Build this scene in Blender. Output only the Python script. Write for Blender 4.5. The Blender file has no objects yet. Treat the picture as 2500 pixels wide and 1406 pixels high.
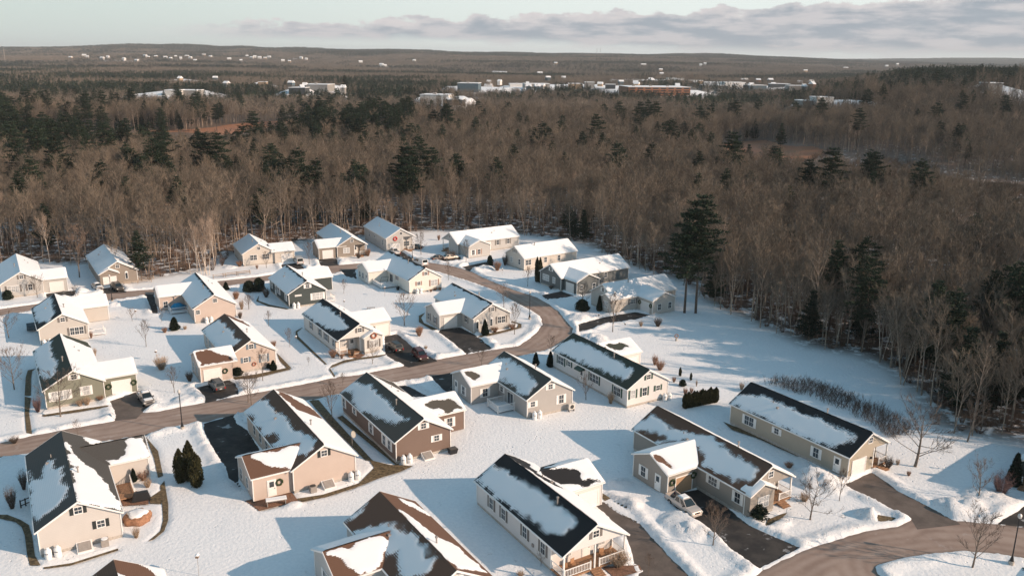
import bpy, math, random
import numpy as np
from mathutils import Matrix, Vector
R = math.radians
rnd = random.Random(7)
sc = bpy.context.scene
col = sc.collection

# ------------------------------------------------------------------ camera
CAM_H = 54.3; F_PX = 2080.0; HORIZON_Y = 140.0; ROLL = R(0.6)
PITCH = math.atan((703 - HORIZON_Y) * math.cos(ROLL) / F_PX)
_cp, _sp = math.cos(PITCH), math.sin(PITCH)
_R0, _F0, _U0 = Vector((1, 0, 0)), Vector((0, _cp, -_sp)), Vector((0, _sp, _cp))
CR = _R0 * math.cos(ROLL) + _U0 * math.sin(ROLL)
CU = _U0 * math.cos(ROLL) - _R0 * math.sin(ROLL)
cam = bpy.data.objects.new("camera", bpy.data.cameras.new("camera"))
col.objects.link(cam); sc.camera = cam
m = Matrix.Identity(4)
for i in range(3):
    m[i][0] = CR[i]; m[i][1] = CU[i]; m[i][2] = -_F0[i]
m[0][3], m[1][3], m[2][3] = 0, 0, CAM_H
cam.matrix_world = m
cam.data.sensor_width = 36; cam.data.lens = F_PX / 2500 * 36
cam.data.clip_start = 1; cam.data.clip_end = 40000

# ------------------------------------------------------------------ sky and sun
SUN_AZ = -16.3; SUN_EL = 22.6           # azimuth: mathematical angle from +X
w = bpy.data.worlds.new("World"); sc.world = w; w.use_nodes = True
nt = w.node_tree; nt.nodes.clear()
def nd(t, kind, **kw):
    n = t.nodes.new(kind)
    for k, v in kw.items():
        if k.startswith('i_'): n.inputs[k[2:].replace('_', ' ')].default_value = v
        elif k.startswith('n'): n.inputs[int(k[1:])].default_value = v
        else: setattr(n, k, v)
    return n
def math_(t, op, a, b=None, c=None, clamp=False):
    n = t.nodes.new('ShaderNodeMath'); n.operation = op; n.use_clamp = clamp
    for i, v in enumerate((a, b, c)):
        if v is None: continue
        if isinstance(v, (int, float)): n.inputs[i].default_value = v
        else: t.links.new(v, n.inputs[i])
    return n.outputs[0]
def mix_(t, f, a, b, blend='MIX'):
    n = t.nodes.new('ShaderNodeMix'); n.data_type = 'RGBA'; n.blend_type = blend
    for i, v in ((0, f), (6, a), (7, b)):
        if isinstance(v, (int, float)): n.inputs[i].default_value = v
        elif isinstance(v, tuple): n.inputs[i].default_value = v if len(v) == 4 else v + (1,)
        else: t.links.new(v, n.inputs[i])
    return n.outputs[2]
def ramp_(t, f, lo, hi, smooth=True):
    n = t.nodes.new('ShaderNodeMapRange'); n.interpolation_type = 'SMOOTHSTEP' if smooth else 'LINEAR'
    n.inputs[1].default_value = lo; n.inputs[2].default_value = hi
    t.links.new(f, n.inputs[0]); return n.outputs[0]
sky = nd(nt, 'ShaderNodeTexSky', sky_type='NISHITA', sun_disc=False, sun_elevation=R(SUN_EL),
         sun_rotation=R(90 - SUN_AZ), altitude=0, air_density=1.0, dust_density=1.2, ozone_density=1.5)
tc = nd(nt, 'ShaderNodeTexCoord')
sep = nd(nt, 'ShaderNodeSeparateXYZ'); nt.links.new(tc.outputs['Generated'], sep.inputs[0])
el = sep.outputs[2]
az = math_(nt, 'DIVIDE', sep.outputs[0], math_(nt, 'MAXIMUM', sep.outputs[1], 0.05))
skyc = mix_(nt, 1.0, sky.outputs[0], (0.140, 0.172, 0.150), 'MULTIPLY')
# thin high veil, palest near the horizon
veil_f = math_(nt, 'MULTIPLY', math_(nt, 'SUBTRACT', 1.0, ramp_(nt, el, -0.02, 0.85)), 0.88)
vaz = ramp_(nt, az, -0.6, 0.25)
veil_c = mix_(nt, vaz, (0.57, 0.625, 0.625), (0.79, 0.83, 0.825))
veil_c = mix_(nt, ramp_(nt, el, 0.10, 0.5), veil_c, (0.24, 0.47, 0.58))
skyc = mix_(nt, veil_f, skyc, veil_c)
# cloud bank low over the horizon
mp = nd(nt, 'ShaderNodeMapping'); mp.inputs['Scale'].default_value = (30, 30, 62)
nt.links.new(tc.outputs['Generated'], mp.inputs[0])
n1 = nd(nt, 'ShaderNodeTexNoise', i_Scale=1.0, i_Detail=9.0, i_Roughness=0.58); nt.links.new(mp.outputs[0], n1.inputs[0])
mp2 = nd(nt, 'ShaderNodeMapping'); mp2.inputs['Scale'].default_value = (13, 13, 70); mp2.inputs['Location'].default_value = (3, 1, 5)
nt.links.new(tc.outputs['Generated'], mp2.inputs[0])
n2 = nd(nt, 'ShaderNodeTexNoise', i_Scale=1.3, i_Detail=8.0, i_Roughness=0.55); nt.links.new(mp2.outputs[0], n2.inputs[0])
top = math_(nt, 'ADD', math_(nt, 'MULTIPLY', az, 0.040), 0.046)
d = math_(nt, 'SUBTRACT', top, el)
d = math_(nt, 'ADD', d, math_(nt, 'MULTIPLY', math_(nt, 'SUBTRACT', n1.outputs[0], 0.5), 0.036))
m1 = ramp_(nt, d, 0.0, 0.0045)
low = math_(nt, 'ADD', el, math_(nt, 'MULTIPLY', math_(nt, 'SUBTRACT', n2.outputs[0], 0.5), 0.02))
lowb = math_(nt, 'SUBTRACT', 0.0185, math_(nt, 'MULTIPLY', ramp_(nt, az, -0.1, 0.3), 0.0095))
m2 = ramp_(nt, math_(nt, 'SUBTRACT', low, lowb), -0.006, 0.006)
m3 = ramp_(nt, az, -0.44, -0.25)
msk = math_(nt, 'MULTIPLY', math_(nt, 'MULTIPLY', m1, m2), m3)
msk = math_(nt, 'MULTIPLY', msk, math_(nt, 'ADD', 0.86, math_(nt, 'MULTIPLY', n1.outputs[0], 0.3)), clamp=True)
cc = mix_(nt, ramp_(nt, n2.outputs[0], 0.38, 0.62), (0.33, 0.375, 0.425), (0.56, 0.545, 0.56))
edge = math_(nt, 'SUBTRACT', 1.0, ramp_(nt, d, 0.003, 0.013))
cc = mix_(nt, math_(nt, 'MULTIPLY', edge, 0.5), cc, (0.73, 0.68, 0.665))
final = mix_(nt, msk, skyc, cc)
bg = nd(nt, 'ShaderNodeBackground'); bg.inputs[1].default_value = 1.0
nt.links.new(final, bg.inputs[0])
out = nd(nt, 'ShaderNodeOutputWorld'); nt.links.new(bg.outputs[0], out.inputs[0])
sl = bpy.data.lights.new("sun", 'SUN'); sl.energy = 5.0; sl.angle = R(0.5); sl.color = (1.0, 0.76, 0.57)
so = bpy.data.objects.new("sun", sl); col.objects.link(so)
sd = Vector((math.cos(R(SUN_EL)) * math.cos(R(SUN_AZ)), math.cos(R(SUN_EL)) * math.sin(R(SUN_AZ)), math.sin(R(SUN_EL))))
so.rotation_euler = sd.to_track_quat('Z', 'Y').to_euler(); so.location = (100, -50, 200)
sc.view_settings.view_transform = 'Standard'; sc.view_settings.look = 'None'
sc.view_settings.exposure = 0.18; sc.view_settings.gamma = 1
sc.cycles.max_bounces = 5; sc.cycles.diffuse_bounces = 2; sc.cycles.glossy_bounces = 2; sc.cycles.volume_bounces = 0
sc.cycles.transparent_max_bounces = 4
sc.render.engine = 'CYCLES'

# ------------------------------------------------------------------ helpers
def sm(x, a, b):
    t = np.clip((x - a) / (b - a), 0, 1); return t * t * (3 - 2 * t)
def _h(ix, iy, s):
    v = np.sin(ix * 127.1 + iy * 311.7 + s * 74.7) * 43758.5453
    return v - np.floor(v)
def vn(x, y, s=0):
    ix, iy = np.floor(x), np.floor(y); fx, fy = x - ix, y - iy
    fx = fx * fx * (3 - 2 * fx); fy = fy * fy * (3 - 2 * fy)
    return ((_h(ix, iy, s) * (1 - fx) + _h(ix + 1, iy, s) * fx) * (1 - fy) + (_h(ix, iy + 1, s) * (1 - fx) + _h(ix + 1, iy + 1, s) * fx) * fy)
def fbm(x, y, s=0, o=4):
    v = 0; a = 0.5
    for i in range(o):
        v = v + a * vn(x, y, s + i); x = x * 2.03; y = y * 2.03; a *= 0.5
    return v
def terrain0(x, y):
    """large-scale height of the land (metres)"""
    x = np.asarray(x, float); y = np.asarray(y, float)
    far = sm(y, 1600, 2600)
    r = x / np.maximum(y, 1)
    # rolling ridge on the horizon
    ridge = (80 + 60 * (fbm(x / 800, y / 2200, 13) - .47) + 10 * (fbm(x / 240, y / 600, 14) - .47)) * sm(y, 2500, 6200) * (0.80 + 0.26 * np.cos((r + 0.22) * 3.2)) * (1 - 0.55 * sm(r, 0.15, 0.45))
    ridge = ridge - 60 * sm(y, 6500, 9500) * (1 - sm(r, 0.2, 0.5))
    ridge = ridge + 62 * sm(y, 7500, 10500) * sm(r, 0.15, 0.5)
    roll = far * (34 * (fbm(x / 900, y / 900, 3) - 0.45))
    right = 30 * sm(r, 0.26, 0.50) * sm(y, 430, 820) * (1 - sm(y, 1100, 1900))
    creek = -5 * np.exp(-(((y - 455 + 0.30 * (x - 180)) / 38) ** 2)) * sm(x, 60, 150)
    mid = 4 * sm(y, 260, 420) * (fbm(x / 130, y / 130, 9) - 0.45) * 2 * (1 - far)
    return ridge + roll + right + creek + mid
LOTS = []
def lotz(x, y, z):
    for cx, cy, rx, ry in LOTS:
        z = z + 13.0 * np.clip(1.6 - np.hypot((x - cx) / rx, (y - cy) / ry), 0, .6) / .6 * (1 if cy < 3000 else .8)
    return z
def terrain(x, y): return terrain0(x, y) + np.minimum(lotz(np.asarray(x, float), np.asarray(y, float), 0.0), 13.0)
def ray(px, py):
    return _F0 * F_PX + CR * (px - 1250) - CU * (py - 703)
def g(px, py, z=None):
    """the point of the land that the photograph shows at a pixel"""
    dd = ray(px, py); zz = z or 0.0
    for i in range(60):
        if dd.z >= -1: dd.z = -1
        t = (zz - CAM_H) / dd.z; X, Y = dd.x * t, dd.y * t
        if z is not None or Y < 280: break
        zz = zz + 0.5 * (float(terrain(X, Y)) - zz)
    return X, Y
_ts = np.concatenate([np.arange(200, 1200, 6.0), np.geomspace(1200, 9500, 900)])
def hit(px, py, off=0.0, base=None):
    """first point where the line of sight through a pixel meets the land raised by off"""
    d_ = ray(px, py); ty_ = _ts; tx_ = ty_ * d_.x / d_.y; tz_ = CAM_H + ty_ * d_.z / d_.y
    q = np.where(tz_ <= (base or terrain)(tx_, ty_) + off)[0]
    i = int(q[0]) if len(q) else int(np.argmin(tz_ - (base or terrain)(tx_, ty_) + (ty_ > 6300) * 1e3))
    return float(tx_[i]), float(ty_[i])
ZS = {1:(0,560),2:(550,500),3:(1050,500),4:(0,780),5:(450,700),6:(1000,650),7:(0,1054),8:(500,900),9:(700,1054),10:(1100,1054),11:(1500,900),12:(1875,1054),0:(0,0)}
def Z(n, x, y):
    k = 3.994 if n else 1.0
    return ZS[n][0] + x / k, ZS[n][1] + y / k
def ZG(n, x, y): return g(*Z(n, x, y))
def poly(n, s):
    return [ZG(n, *map(float, p.split(','))) for p in s.split()]

def mat(name, rgb, rough=0.8, spec=0.3, var=0.0, scale=3.0, metallic=0.0, bump=0.0, objvar=0.0, emit=None):
    M = bpy.data.materials.new(name); M.use_nodes = True; t = M.node_tree
    b = t.nodes['Principled BSDF']; b.inputs['Roughness'].default_value = rough
    b.inputs['Specular IOR Level'].default_value = spec; b.inputs['Metallic'].default_value = metallic
    c = rgb + (1,)
    b.inputs['Base Color'].default_value = c
    cur = None
    if var or bump:
        co = nd(t, 'ShaderNodeTexCoord')
        n = nd(t, 'ShaderNodeTexNoise', i_Scale=scale, i_Detail=5.0, i_Roughness=0.6); t.links.new(co.outputs['Object'], n.inputs[0])
        if var:
            f = ramp_(t, n.outputs[0], 0.3, 0.7)
            cur = mix_(t, f, tuple(v * (1 - var) for v in rgb), tuple(min(1, v * (1 + var)) for v in rgb))
        if bump:
            bn = nd(t, 'ShaderNodeBump', i_Strength=bump, i_Distance=0.05); t.links.new(n.outputs[0], bn.inputs['Height']); t.links.new(bn.outputs[0], b.inputs['Normal'])
    if objvar:
        oi = nd(t, 'ShaderNodeObjectInfo')
        f = oi.outputs['Random']
        cur = mix_(t, f, mix_(t, 1.0, cur if cur else rgb, (1 - objvar,) * 3, 'MULTIPLY'), mix_(t, 1.0, cur if cur else rgb, (1 + objvar, 1 + objvar * .7, 1 + objvar * .45), 'MULTIPLY'))
    if cur: t.links.new(cur, b.inputs['Base Color'])
    return M
def tag(o, label=None, cat=None, group=None, kind=None):
    if label: o['label'] = label
    if cat: o['category'] = cat
    if group: o['group'] = group
    if kind: o['kind'] = kind
    return o
def empty(name, loc, rz=0, label=None, cat=None, group=None):
    o = bpy.data.objects.new(name, None); col.objects.link(o); o.location = loc; o.rotation_euler = (0, 0, rz)
    o.empty_display_size = 0.3
    return tag(o, label, cat, group)
class MB:
    def __init__(s): s.v = []; s.f = []; s.mi = []
    def quad(s, a, b, c, d, mi=0):
        n = len(s.v); s.v += [a, b, c, d]; s.f.append((n, n + 1, n + 2, n + 3)); s.mi.append(mi)
    def tri(s, a, b, c, mi=0):
        n = len(s.v); s.v += [a, b, c]; s.f.append((n, n + 1, n + 2)); s.mi.append(mi)
    def ngon(s, pts, mi=0):
        n = len(s.v); s.v += list(pts); s.f.append(tuple(range(n, n + len(pts)))); s.mi.append(mi)
    def hexa(s, p, mi=0):
        n = len(s.v); s.v += list(p)
        for f in ((0, 3, 2, 1), (4, 5, 6, 7), (0, 1, 5, 4), (1, 2, 6, 5), (2, 3, 7, 6), (3, 0, 4, 7)):
            s.f.append(tuple(n + i for i in f)); s.mi.append(mi)
    def box(s, x0, y0, z0, x1, y1, z1, mi=0):
        s.hexa([(x0,y0,z0),(x1,y0,z0),(x1,y1,z0),(x0,y1,z0),(x0,y0,z1),(x1,y0,z1),(x1,y1,z1),(x0,y1,z1)], mi)
    def bar(s, a, b, w_, h_, mi=0):
        a, b = Vector(a), Vector(b); d_ = (b - a).normalized()
        u = d_.cross(Vector((0, 0, 1)))
        if u.length < 1e-3: u = Vector((1, 0, 0))
        u.normalize(); v_ = u.cross(d_); u *= w_ / 2; v_ *= h_ / 2
        s.hexa([tuple(p) for p in (a - u - v_, a + u - v_, a + u + v_, a - u + v_, b - u - v_, b + u - v_, b + u + v_, b - u + v_)], mi)
    def tube(s, pts, rad, n=6, mi=0, cap=True):
        pts = [Vector(p) for p in pts]; rings = []
        for i, p in enumerate(pts):
            d_ = (pts[min(i + 1, len(pts) - 1)] - pts[max(i - 1, 0)]).normalized()
            u = d_.cross(Vector((0.13, 0.2, 1)) if abs(d_.z) < .9 else Vector((1, 0.1, 0))).normalized(); v_ = d_.cross(u)
            b0 = len(s.v); rings.append(b0)
            for k in range(n):
                a = 2 * math.pi * k / n
                q = p + (u * math.cos(a) + v_ * math.sin(a)) * rad[i]; s.v.append((q.x, q.y, q.z))
        for i in range(len(rings) - 1):
            for k in range(n):
                k2 = (k + 1) % n
                s.f.append((rings[i] + k, rings[i] + k2, rings[i + 1] + k2, rings[i + 1] + k)); s.mi.append(mi)
        if cap:
            s.f.append(tuple(rings[0] + k for k in range(n))[::-1]); s.mi.append(mi)
            s.f.append(tuple(rings[-1] + k for k in range(n))); s.mi.append(mi)
    def lathe(s, prof, c=(0, 0, 0), n=12, mi=0):
        s.tube([(c[0], c[1], c[2] + z) for r_, z in prof], [r_ for r_, z in prof], n, mi)
    def mesh(s, name, mats, smooth=False):
        me = bpy.data.meshes.new(name); me.from_pydata(s.v, [], s.f)
        for m_ in (mats if isinstance(mats, (list, tuple)) else [mats]): me.materials.append(m_)
        me.polygons.foreach_set('material_index', s.mi)
        if smooth: me.polygons.foreach_set('use_smooth', [True] * len(s.f))
        me.update(); return me
    def build(s, name, mats, parent=None, smooth=False):
        o = bpy.data.objects.new(name, s.mesh(name, mats, smooth)); col.objects.link(o)
        if parent: o.parent = parent
        return o
def copy_tree(o, parent=None):
    c_ = o.copy(); col.objects.link(c_); c_.parent = parent
    for ch in list(o.children): copy_tree(ch, c_)
    return c_
def npmesh(name, V, Fq, mats, smooth=True):
    me = bpy.data.meshes.new(name); nv, nf = len(V), len(Fq); k = Fq.shape[1]
    me.vertices.add(nv); me.vertices.foreach_set('co', V.astype(np.float32).ravel())
    me.loops.add(nf * k); me.loops.foreach_set('vertex_index', Fq.astype(np.int32).ravel())
    me.polygons.add(nf); me.polygons.foreach_set('loop_start', np.arange(0, nf * k, k, dtype=np.int32))
    me.polygons.foreach_set('use_smooth', np.full(nf, smooth))
    for m_ in mats: me.materials.append(m_)
    me.update(); me.validate(); return me
def attr(me, name, arr):
    a = me.attributes.new(name, 'FLOAT', 'POINT'); a.data.foreach_set('value', arr.astype(np.float32).ravel())
def inpoly(X, Y, P):
    r_ = np.zeros(X.shape, bool); n = len(P)
    for i in range(n):
        x1, y1 = P[i]; x2, y2 = P[(i + 1) % n]
        c_ = ((y1 > Y) != (y2 > Y))
        with np.errstate(divide='ignore', invalid='ignore'):
            xi = (x2 - x1) * (Y - y1) / (y2 - y1 if y2 != y1 else 1e-9) + x1
        r_ ^= c_ & (X < xi)
    return r_
def sdf(X, Y, P):
    """signed distance to polygon, negative inside"""
    dm = np.full(X.shape, 1e9); n = len(P)
    for i in range(n):
        x1, y1 = P[i]; x2, y2 = P[(i + 1) % n]; dx, dy = x2 - x1, y2 - y1; l2 = dx * dx + dy * dy + 1e-9
        t = np.clip(((X - x1) * dx + (Y - y1) * dy) / l2, 0, 1)
        dm = np.minimum(dm, np.hypot(X - x1 - t * dx, Y - y1 - t * dy))
    return np.where(inpoly(X, Y, P), -dm, dm)

# ------------------------------------------------------------------ ground, roads, driveways
def P0(s): return [g(*map(float, p.split(','))) for p in s.split()]
INNER = "-160,1112 0,1078 75,1062 163,1045 270,1027 345,1005 381,1003 501,980 590,963 745,935 826,918 876,913 978,893 1066,876 1136,863 1218,850 1265,843 1305,815 1323,790 1318,772 1295,757 1250,733 1210,710 1163,693 1080,667 1050,659 985,648 930,652 875,658 813,669 658,687 557,699 546,701 353,722 280,733 78,760 0,771 -140,790"
OUTER = "-140,770 0,753 88,741 243,716 305,710 375,705 533,685 625,675 658,670 803,648 875,642 960,634 1018,636 1050,640 1110,650 1150,661 1200,685 1250,704 1313,725 1336,738 1366,760 1383,783 1400,800 1398,820 1356,844 1333,855 1278,868 1190,890 1104,910 1050,919 1000,928 983,932 828,962 778,972 625,1003 570,1012 500,1030 476,1033 400,1045 355,1062 62,1108 0,1117 -180,1150"
ring = P0(INNER) + P0(OUTER)
roadB = poly(12, "-80,1350 300,1160 450,1100 950,950 1260,910 1400,843 1850,853 2220,887 2496,925 2800,960 2900,1300 2496,1228 2200,1182 1900,1162 1600,1182 1300,1232 1060,1300 1080,1370 1200,1500 1300,1900 -500,1900 -300,1500")
drives = [
 ("between the long white house and the snowy verge", [g(*map(float, p.split(','))) for p in "1450,1228 1490,1218 1530,1240 1560,1270 1600,1318 1650,1368 1685,1406 1770,1500 1640,1520 1575,1440 1552,1390 1540,1340 1525,1300".split()]),
 ("beside the silver pickup", [g(*map(float, p.split(','))) for p in "1640,1205 1735,1185 1762,1225 1830,1280 1880,1302 1960,1335 1852,1388 1780,1335 1715,1275 1650,1240".split()]),
 ("at the olive house", [g(*map(float, p.split(','))) for p in "2058,1182 2128,1150 2165,1175 2200,1200 2330,1265 2345,1278 2240,1290 2225,1265 2170,1237 2110,1207".split()]),
 ("at the right edge of the photo", [g(*map(float, p.split(','))) for p in "2428,1276 2490,1238 2570,1195 2620,1300".split()]),
 ("at the sage green house", poly(4, "1070,790 1300,705 1345,690 1490,840 1440,875 1380,905 1330,960 1100,978 1120,930 1090,830")),
 ("under the grey hatchback", poly(4, "1930,655 2230,580 2290,610 2345,720 2150,770 2000,812 1990,740 1900,650")),
 ("under the two dark cars", poly(5, "1950,480 2080,450 2110,480 2250,600 2450,700 2465,722 2190,782 2110,755 2000,690 1950,650")),
 ("at the grey house inside the bend", poly(6, "290,612 500,590 640,665 700,705 820,800 545,852 420,740 280,640")),
 ("at the last house before the field", poly(6, "1640,562 1900,490 2200,440 2360,475 2200,520 1900,560 1750,620 1640,650")),
 ("at the green grey house by the trees", poly(6, "1270,280 1480,240 1620,290 1350,337")),
 ("beside the brown dome shaped bush", poly(3, "295,605 560,550 575,600 385,642")),
 ("at the brown house", poly(8, "1860,165 1960,150 2190,270 2000,285")),
 ("beside the grey house with the white deck", poly(8, "2190,72 2420,30 2450,200 2430,250 2350,222")),
 ("in the shade of the tan house", poly(8, "-30,530 290,442 310,520 420,590 540,790 560,860 340,860 330,1100 370,1180 230,1060 200,950 150,900 0,640")),
 ("at the beige house with the van", poly(2, "540,582 690,565 760,600 820,650 640,660 560,620")),
 ("at the stone fronted house", poly(2, "905,532 1085,520 1110,585 930,600")),
 ("at the house with the red wreath", poly(2, "1590,468 1715,450 1870,545 1800,575 1700,520")),
 ("behind the cream house", poly(2, "1110,640 1270,620 1285,725 1190,705")),
 ("at the leftmost garage", poly(1, "445,625 620,600 760,590 720,660 450,665")),
 ("at the tan house by the ramp", poly(1, "1005,572 1185,550 1235,612 1000,625")),
 ("beside the tan house with the blue tarp", poly(1, "1410,628 1510,632 1545,822 1490,822")),
 ("by the silver car", poly(3, "90,515 300,505 300,540 100,560")),
]
dirt = [
 poly(7, "-40,800 70,800 200,850 280,900 310,1000 340,1200 395,1292 290,1292 262,1180 240,1000 210,920 150,870 -40,830"),
 poly(7, "420,1312 700,1270 1150,1128 1152,1148 700,1292 430,1328"),
 poly(7, "1602,470 1640,700 1640,850 1600,960 1500,1040 1440,1062 1560,960 1590,850 1580,700 1560,520"),
 poly(7, "1420,40 1540,180 1590,420 1540,440 1500,250"),
 poly(7, "1455,640 1570,560 1600,600 1570,695 1460,690"),
 poly(8, "890,1260 1150,1220 1500,1110 1650,960 1600,880 1800,930 2030,940 1900,1000 1700,1060 1450,1160 1200,1240 950,1292"),
 poly(4, "345,475 312,500 302,560 300,740 240,735 250,560 270,490"),
 poly(4, "240,745 302,760 282,900 312,1110 258,1112 240,900"),
 poly(4, "410,925 700,880 1050,830 1060,845 700,905 420,940"),
 poly(6, "150,450 112,500 140,550 290,618 230,622 90,540 90,480"),
 poly(10, "1480,590 1560,640 1720,720 1830,880 1700,820 1550,720 1480,640"),
 poly(12, "1060,800 1250,832 1200,870 1080,868"),
 poly(5, "470,880 700,848 1000,785 1040,800 700,882 500,908"),
 poly(5, "900,640 960,700 1045,790 1000,790 930,720"),
 poly(5, "1440,760 1560,712 1700,690 1960,655 1960,672 1700,705 1560,735 1420,790 1480,880 1465,885 1410,800"),
 poly(6, "640,685 900,625 1050,590 1060,560 990,540 1000,530 1090,560 1090,595 900,645 700,690"),
 poly(8, "1010,300 1110,300 1260,480 1600,850 1650,900 1560,880 1200,520"),
 poly(11, "1060,510 1180,560 1400,640 1800,830 1790,850 1380,665 1150,590"),
 poly(2, "330,880 320,930 430,970 620,1010 600,1015 420,985 300,935"),
 poly(5, "1160,390 1100,440 1110,480 1390,750 1375,755 1085,490 1085,430"),
 poly(8, "1290,470 1340,450 1900,930 1860,930"),
 poly(12, "0,850 120,800 190,780 150,820 40,890 -30,910"),
]
patio = [poly(8, "390,1282 600,1232 850,1200 912,1282 530,1382 440,1312"), poly(7, "1130,560 1280,560 1440,600 1450,700 1260,710 1200,720"),
         poly(5, "1610,640 1700,640 1760,660 1700,700 1650,690"), poly(10, "1480,1310 1840,1290 1870,1350 1600,1420")]
piles = [(12,450,470,3.2,1.5),(12,600,530,2.4,.8),(12,985,815,1.5,1.2),(12,1800,735,2.3,1.0),(12,1975,720,2.2,1.1),(12,2150,650,3.2,.8),(12,2300,760,3,.6),(12,100,880,1.5,.5),
 (6,1650,505,2.6,1.0),(6,1790,700,2.8,.9),(6,1870,740,2.,.8),(3,520,625,3,.8),(3,450,640,2.,.6),(6,770,735,1.6,.6),(4,1800,780,2,.6),(4,1150,600,2,.5),(1,750,605,2.5,.8),(1,1130,730,2.2,.6),
 (2,1150,560,2.2,.7),(3,330,590,2.,.6),(3,860,830,2,.5),(10,1650,500,1.6,.5),(10,1740,700,1.8,.6),(10,2220,880,2.4,.7),(10,2330,960,2.4,.6),(12,-400,1000,2.5,.7),(4,1430,1020,1.5,.4),(6,330,880,2.2,.5),(9,60,700,1.3,.35),(1,2240,370,2,.4)]
orange = [P0("1740,352 1850,344 1970,360 2030,378 1960,392 1780,388"), P0("470,318 560,302 700,292 730,300 640,318 520,330"), P0("330,318 480,322 480,326 330,322"), P0("700,295 790,285 800,292 710,300")]
CLEAR = P0("-500,690 0,650 90,645 200,650 330,690 520,662 560,628 700,602 760,592 880,582 1060,566 1280,576 1400,592 1530,652 1650,692 1720,742 1850,802 1960,852 2080,872 2160,908 2205,960 2240,1035 2330,1068 2500,1095 2900,1150") 
GAPS = []
def gapline(s, f):
    P = [hit(*map(float, p.split(','))) for p in s.split()]; GAPS.append(P + [(x * f, y * f) for x, y in P[::-1]])
gapline('1755,350 1850,352 1960,372 2060,380 2150,390 2250,415 2350,440 2500,464 2750,500', .69); gapline('40,312 200,318 340,320 470,327 560,322 640,312 745,298', .73)
CLEAR += [(190, 60), (120, -40), (-200, -40), (-260, 150)]

LOTPX = [(430,228,75,3.5),(480,196,28,2.5),(775,214,50,6),(725,222,34,3),(165,178,42,2.6),(1085,243,62,6),(1165,217,70,8),(1100,259,30,3.5),
 (1300,212,60,6),(1400,209,60,6),(1500,214,50,5),(1620,226,110,7),(1790,212,95,9),(1900,214,70,7),(2025,243,42,7),(1995,252,34,3.5),(1570,196,70,4),(1700,200,60,3),(2180,160,34,1.2),(2070,164,30,1.2),
 (120,150,45,1.6),(330,178,30,1.5),(640,204,18,2),(2430,215,40,5),(1220,176,16,1)]
_l = []
HILLH = [(352,138),(360,142),(379,140),(403,142),(414,145),(429,140),(441,144),(455,139),(463,143),(498,136),(512,140),(588,150),(603,139),(613,143),(622,140),(633,142),(646,144),(656,141),(734,143),(747,146),(941,163),(930,160),(262,141),(247,144),(212,141),(691,150),(706,152),(1356,157),(1721,158),(1711,161),(2166,163),(2192,160),(331,150),(205,137),(881,153),(1010,150),(560,146),(475,150),(300,146),(170,143)]
LOTPX += [(px, py, 5.0, .4) for px, py in HILLH]
_r = random.Random(21)
TOWNH = [(_r.uniform(1190, 1990), _r.uniform(196, 221)) for i in range(30)] + [(_r.uniform(420, 1000), _r.uniform(192, 226)) for i in range(7)] + [(_r.uniform(1250, 2300), _r.uniform(156, 186)) for i in range(6)]
LOTPX += [(px, py, 9.0, .4) for px, py in TOWNH]
for px, py, hw, hh in LOTPX:
    X0, Y0 = hit(px, py, 12.0, terrain0)
    D_ = 12.0 + Y0 * .004
    _l.append((X0, Y0, hw * Y0 / F_PX * 1.05, min((28 if hh > .5 else 14) + hh * 13 * (Y0 / 1500) ** 1.0, 160)))
LOTS.extend(_l)

xs = np.concatenate([-(np.geomspace(1, 9000, 55)[::-1]) - 134, np.arange(-134, 92, 0.42), 92 + np.geomspace(1, 9000, 60)])
ys = np.concatenate([[-60, 0, 30], np.arange(48, 258, 0.42), 258 + np.geomspace(1.0, 13000, 150)])
X, Y = np.meshgrid(xs, ys)
H0 = terrain(X, Y)
Zt = H0 + 0.10 * (fbm(X / 6, Y / 6, 1) - 0.47) * (Y < 900) + 0.03 * (fbm(X / 0.9, Y / 0.9, 5, 3) - 0.45) * (Y < 300)
vill = (X > -150) & (X < 110) & (Y > 40) & (Y < 265)
Xv, Yv = X[vill], Y[vill]
jit = (fbm(Xv / 1.3, Yv / 1.3, 11) - 0.47) * 0.9
lump = fbm(Xv / 0.7, Yv / 0.7, 21, 4)
dr = np.minimum(sdf(Xv, Yv, ring), sdf(Xv, Yv, roadB))
dd = np.full(Xv.shape, 1e9)
for _, p in drives: dd = np.minimum(dd, sdf(Xv, Yv, p))
dq = np.full(Xv.shape, 1e9)
for p in dirt + patio: dq = np.minimum(dq, sdf(Xv, Yv, p))
dall = np.minimum(dr, dd)
zv = Zt[vill]
bank = (0.30 * sm(dr, -.2, .5) * (1 - sm(dr, .8, 2.6)) * (0.4 + 1.3 * lump) + 0.34 * sm(dd, 0, .5) * (1 - sm(dd, .7, 2.2)) * (0.3 + 1.4 * lump) * sm(dr, .0, 1))
for n, px, py, r_, h_ in piles:
    cx, cy = ZG(n, px, py); q = np.hypot(Xv - cx, Yv - cy) / r_
    bank = np.maximum(bank, bank * .5 + h_ * np.clip(1 - q * q, 0, 1) ** 0.8 * (0.45 + 1.1 * fbm(Xv / 0.8 + 7, Yv / 0.8, 31, 4)) * sm(dall, -.6, .6))
clod = (fbm(Xv / .42, Yv / .42, 51, 2) - .38) * .50
rough_ = np.clip(bank * 2.2, 0, 1)
zv = zv + bank + clod * rough_
e = np.minimum(dr + jit * .7, dd + jit * .6)
zv = np.where(dall < 3, zv * sm(e, -.35, .25) - 0.30 * (1 - sm(e, -.45, .1)), zv)
e2 = dq - .22 + jit * .45
zv = np.where(dq < 2, zv * sm(e2, -.4, .4) - 0.22 * (1 - sm(e2, -.35, .15)) * sm(dall, 0, .4), zv)
Zt[vill] = zv; BK = np.zeros(X.shape); BK[vill] = rough_
V = np.stack([X.ravel(), Y.ravel(), Zt.ravel()], 1)
ny, nx = X.shape
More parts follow.
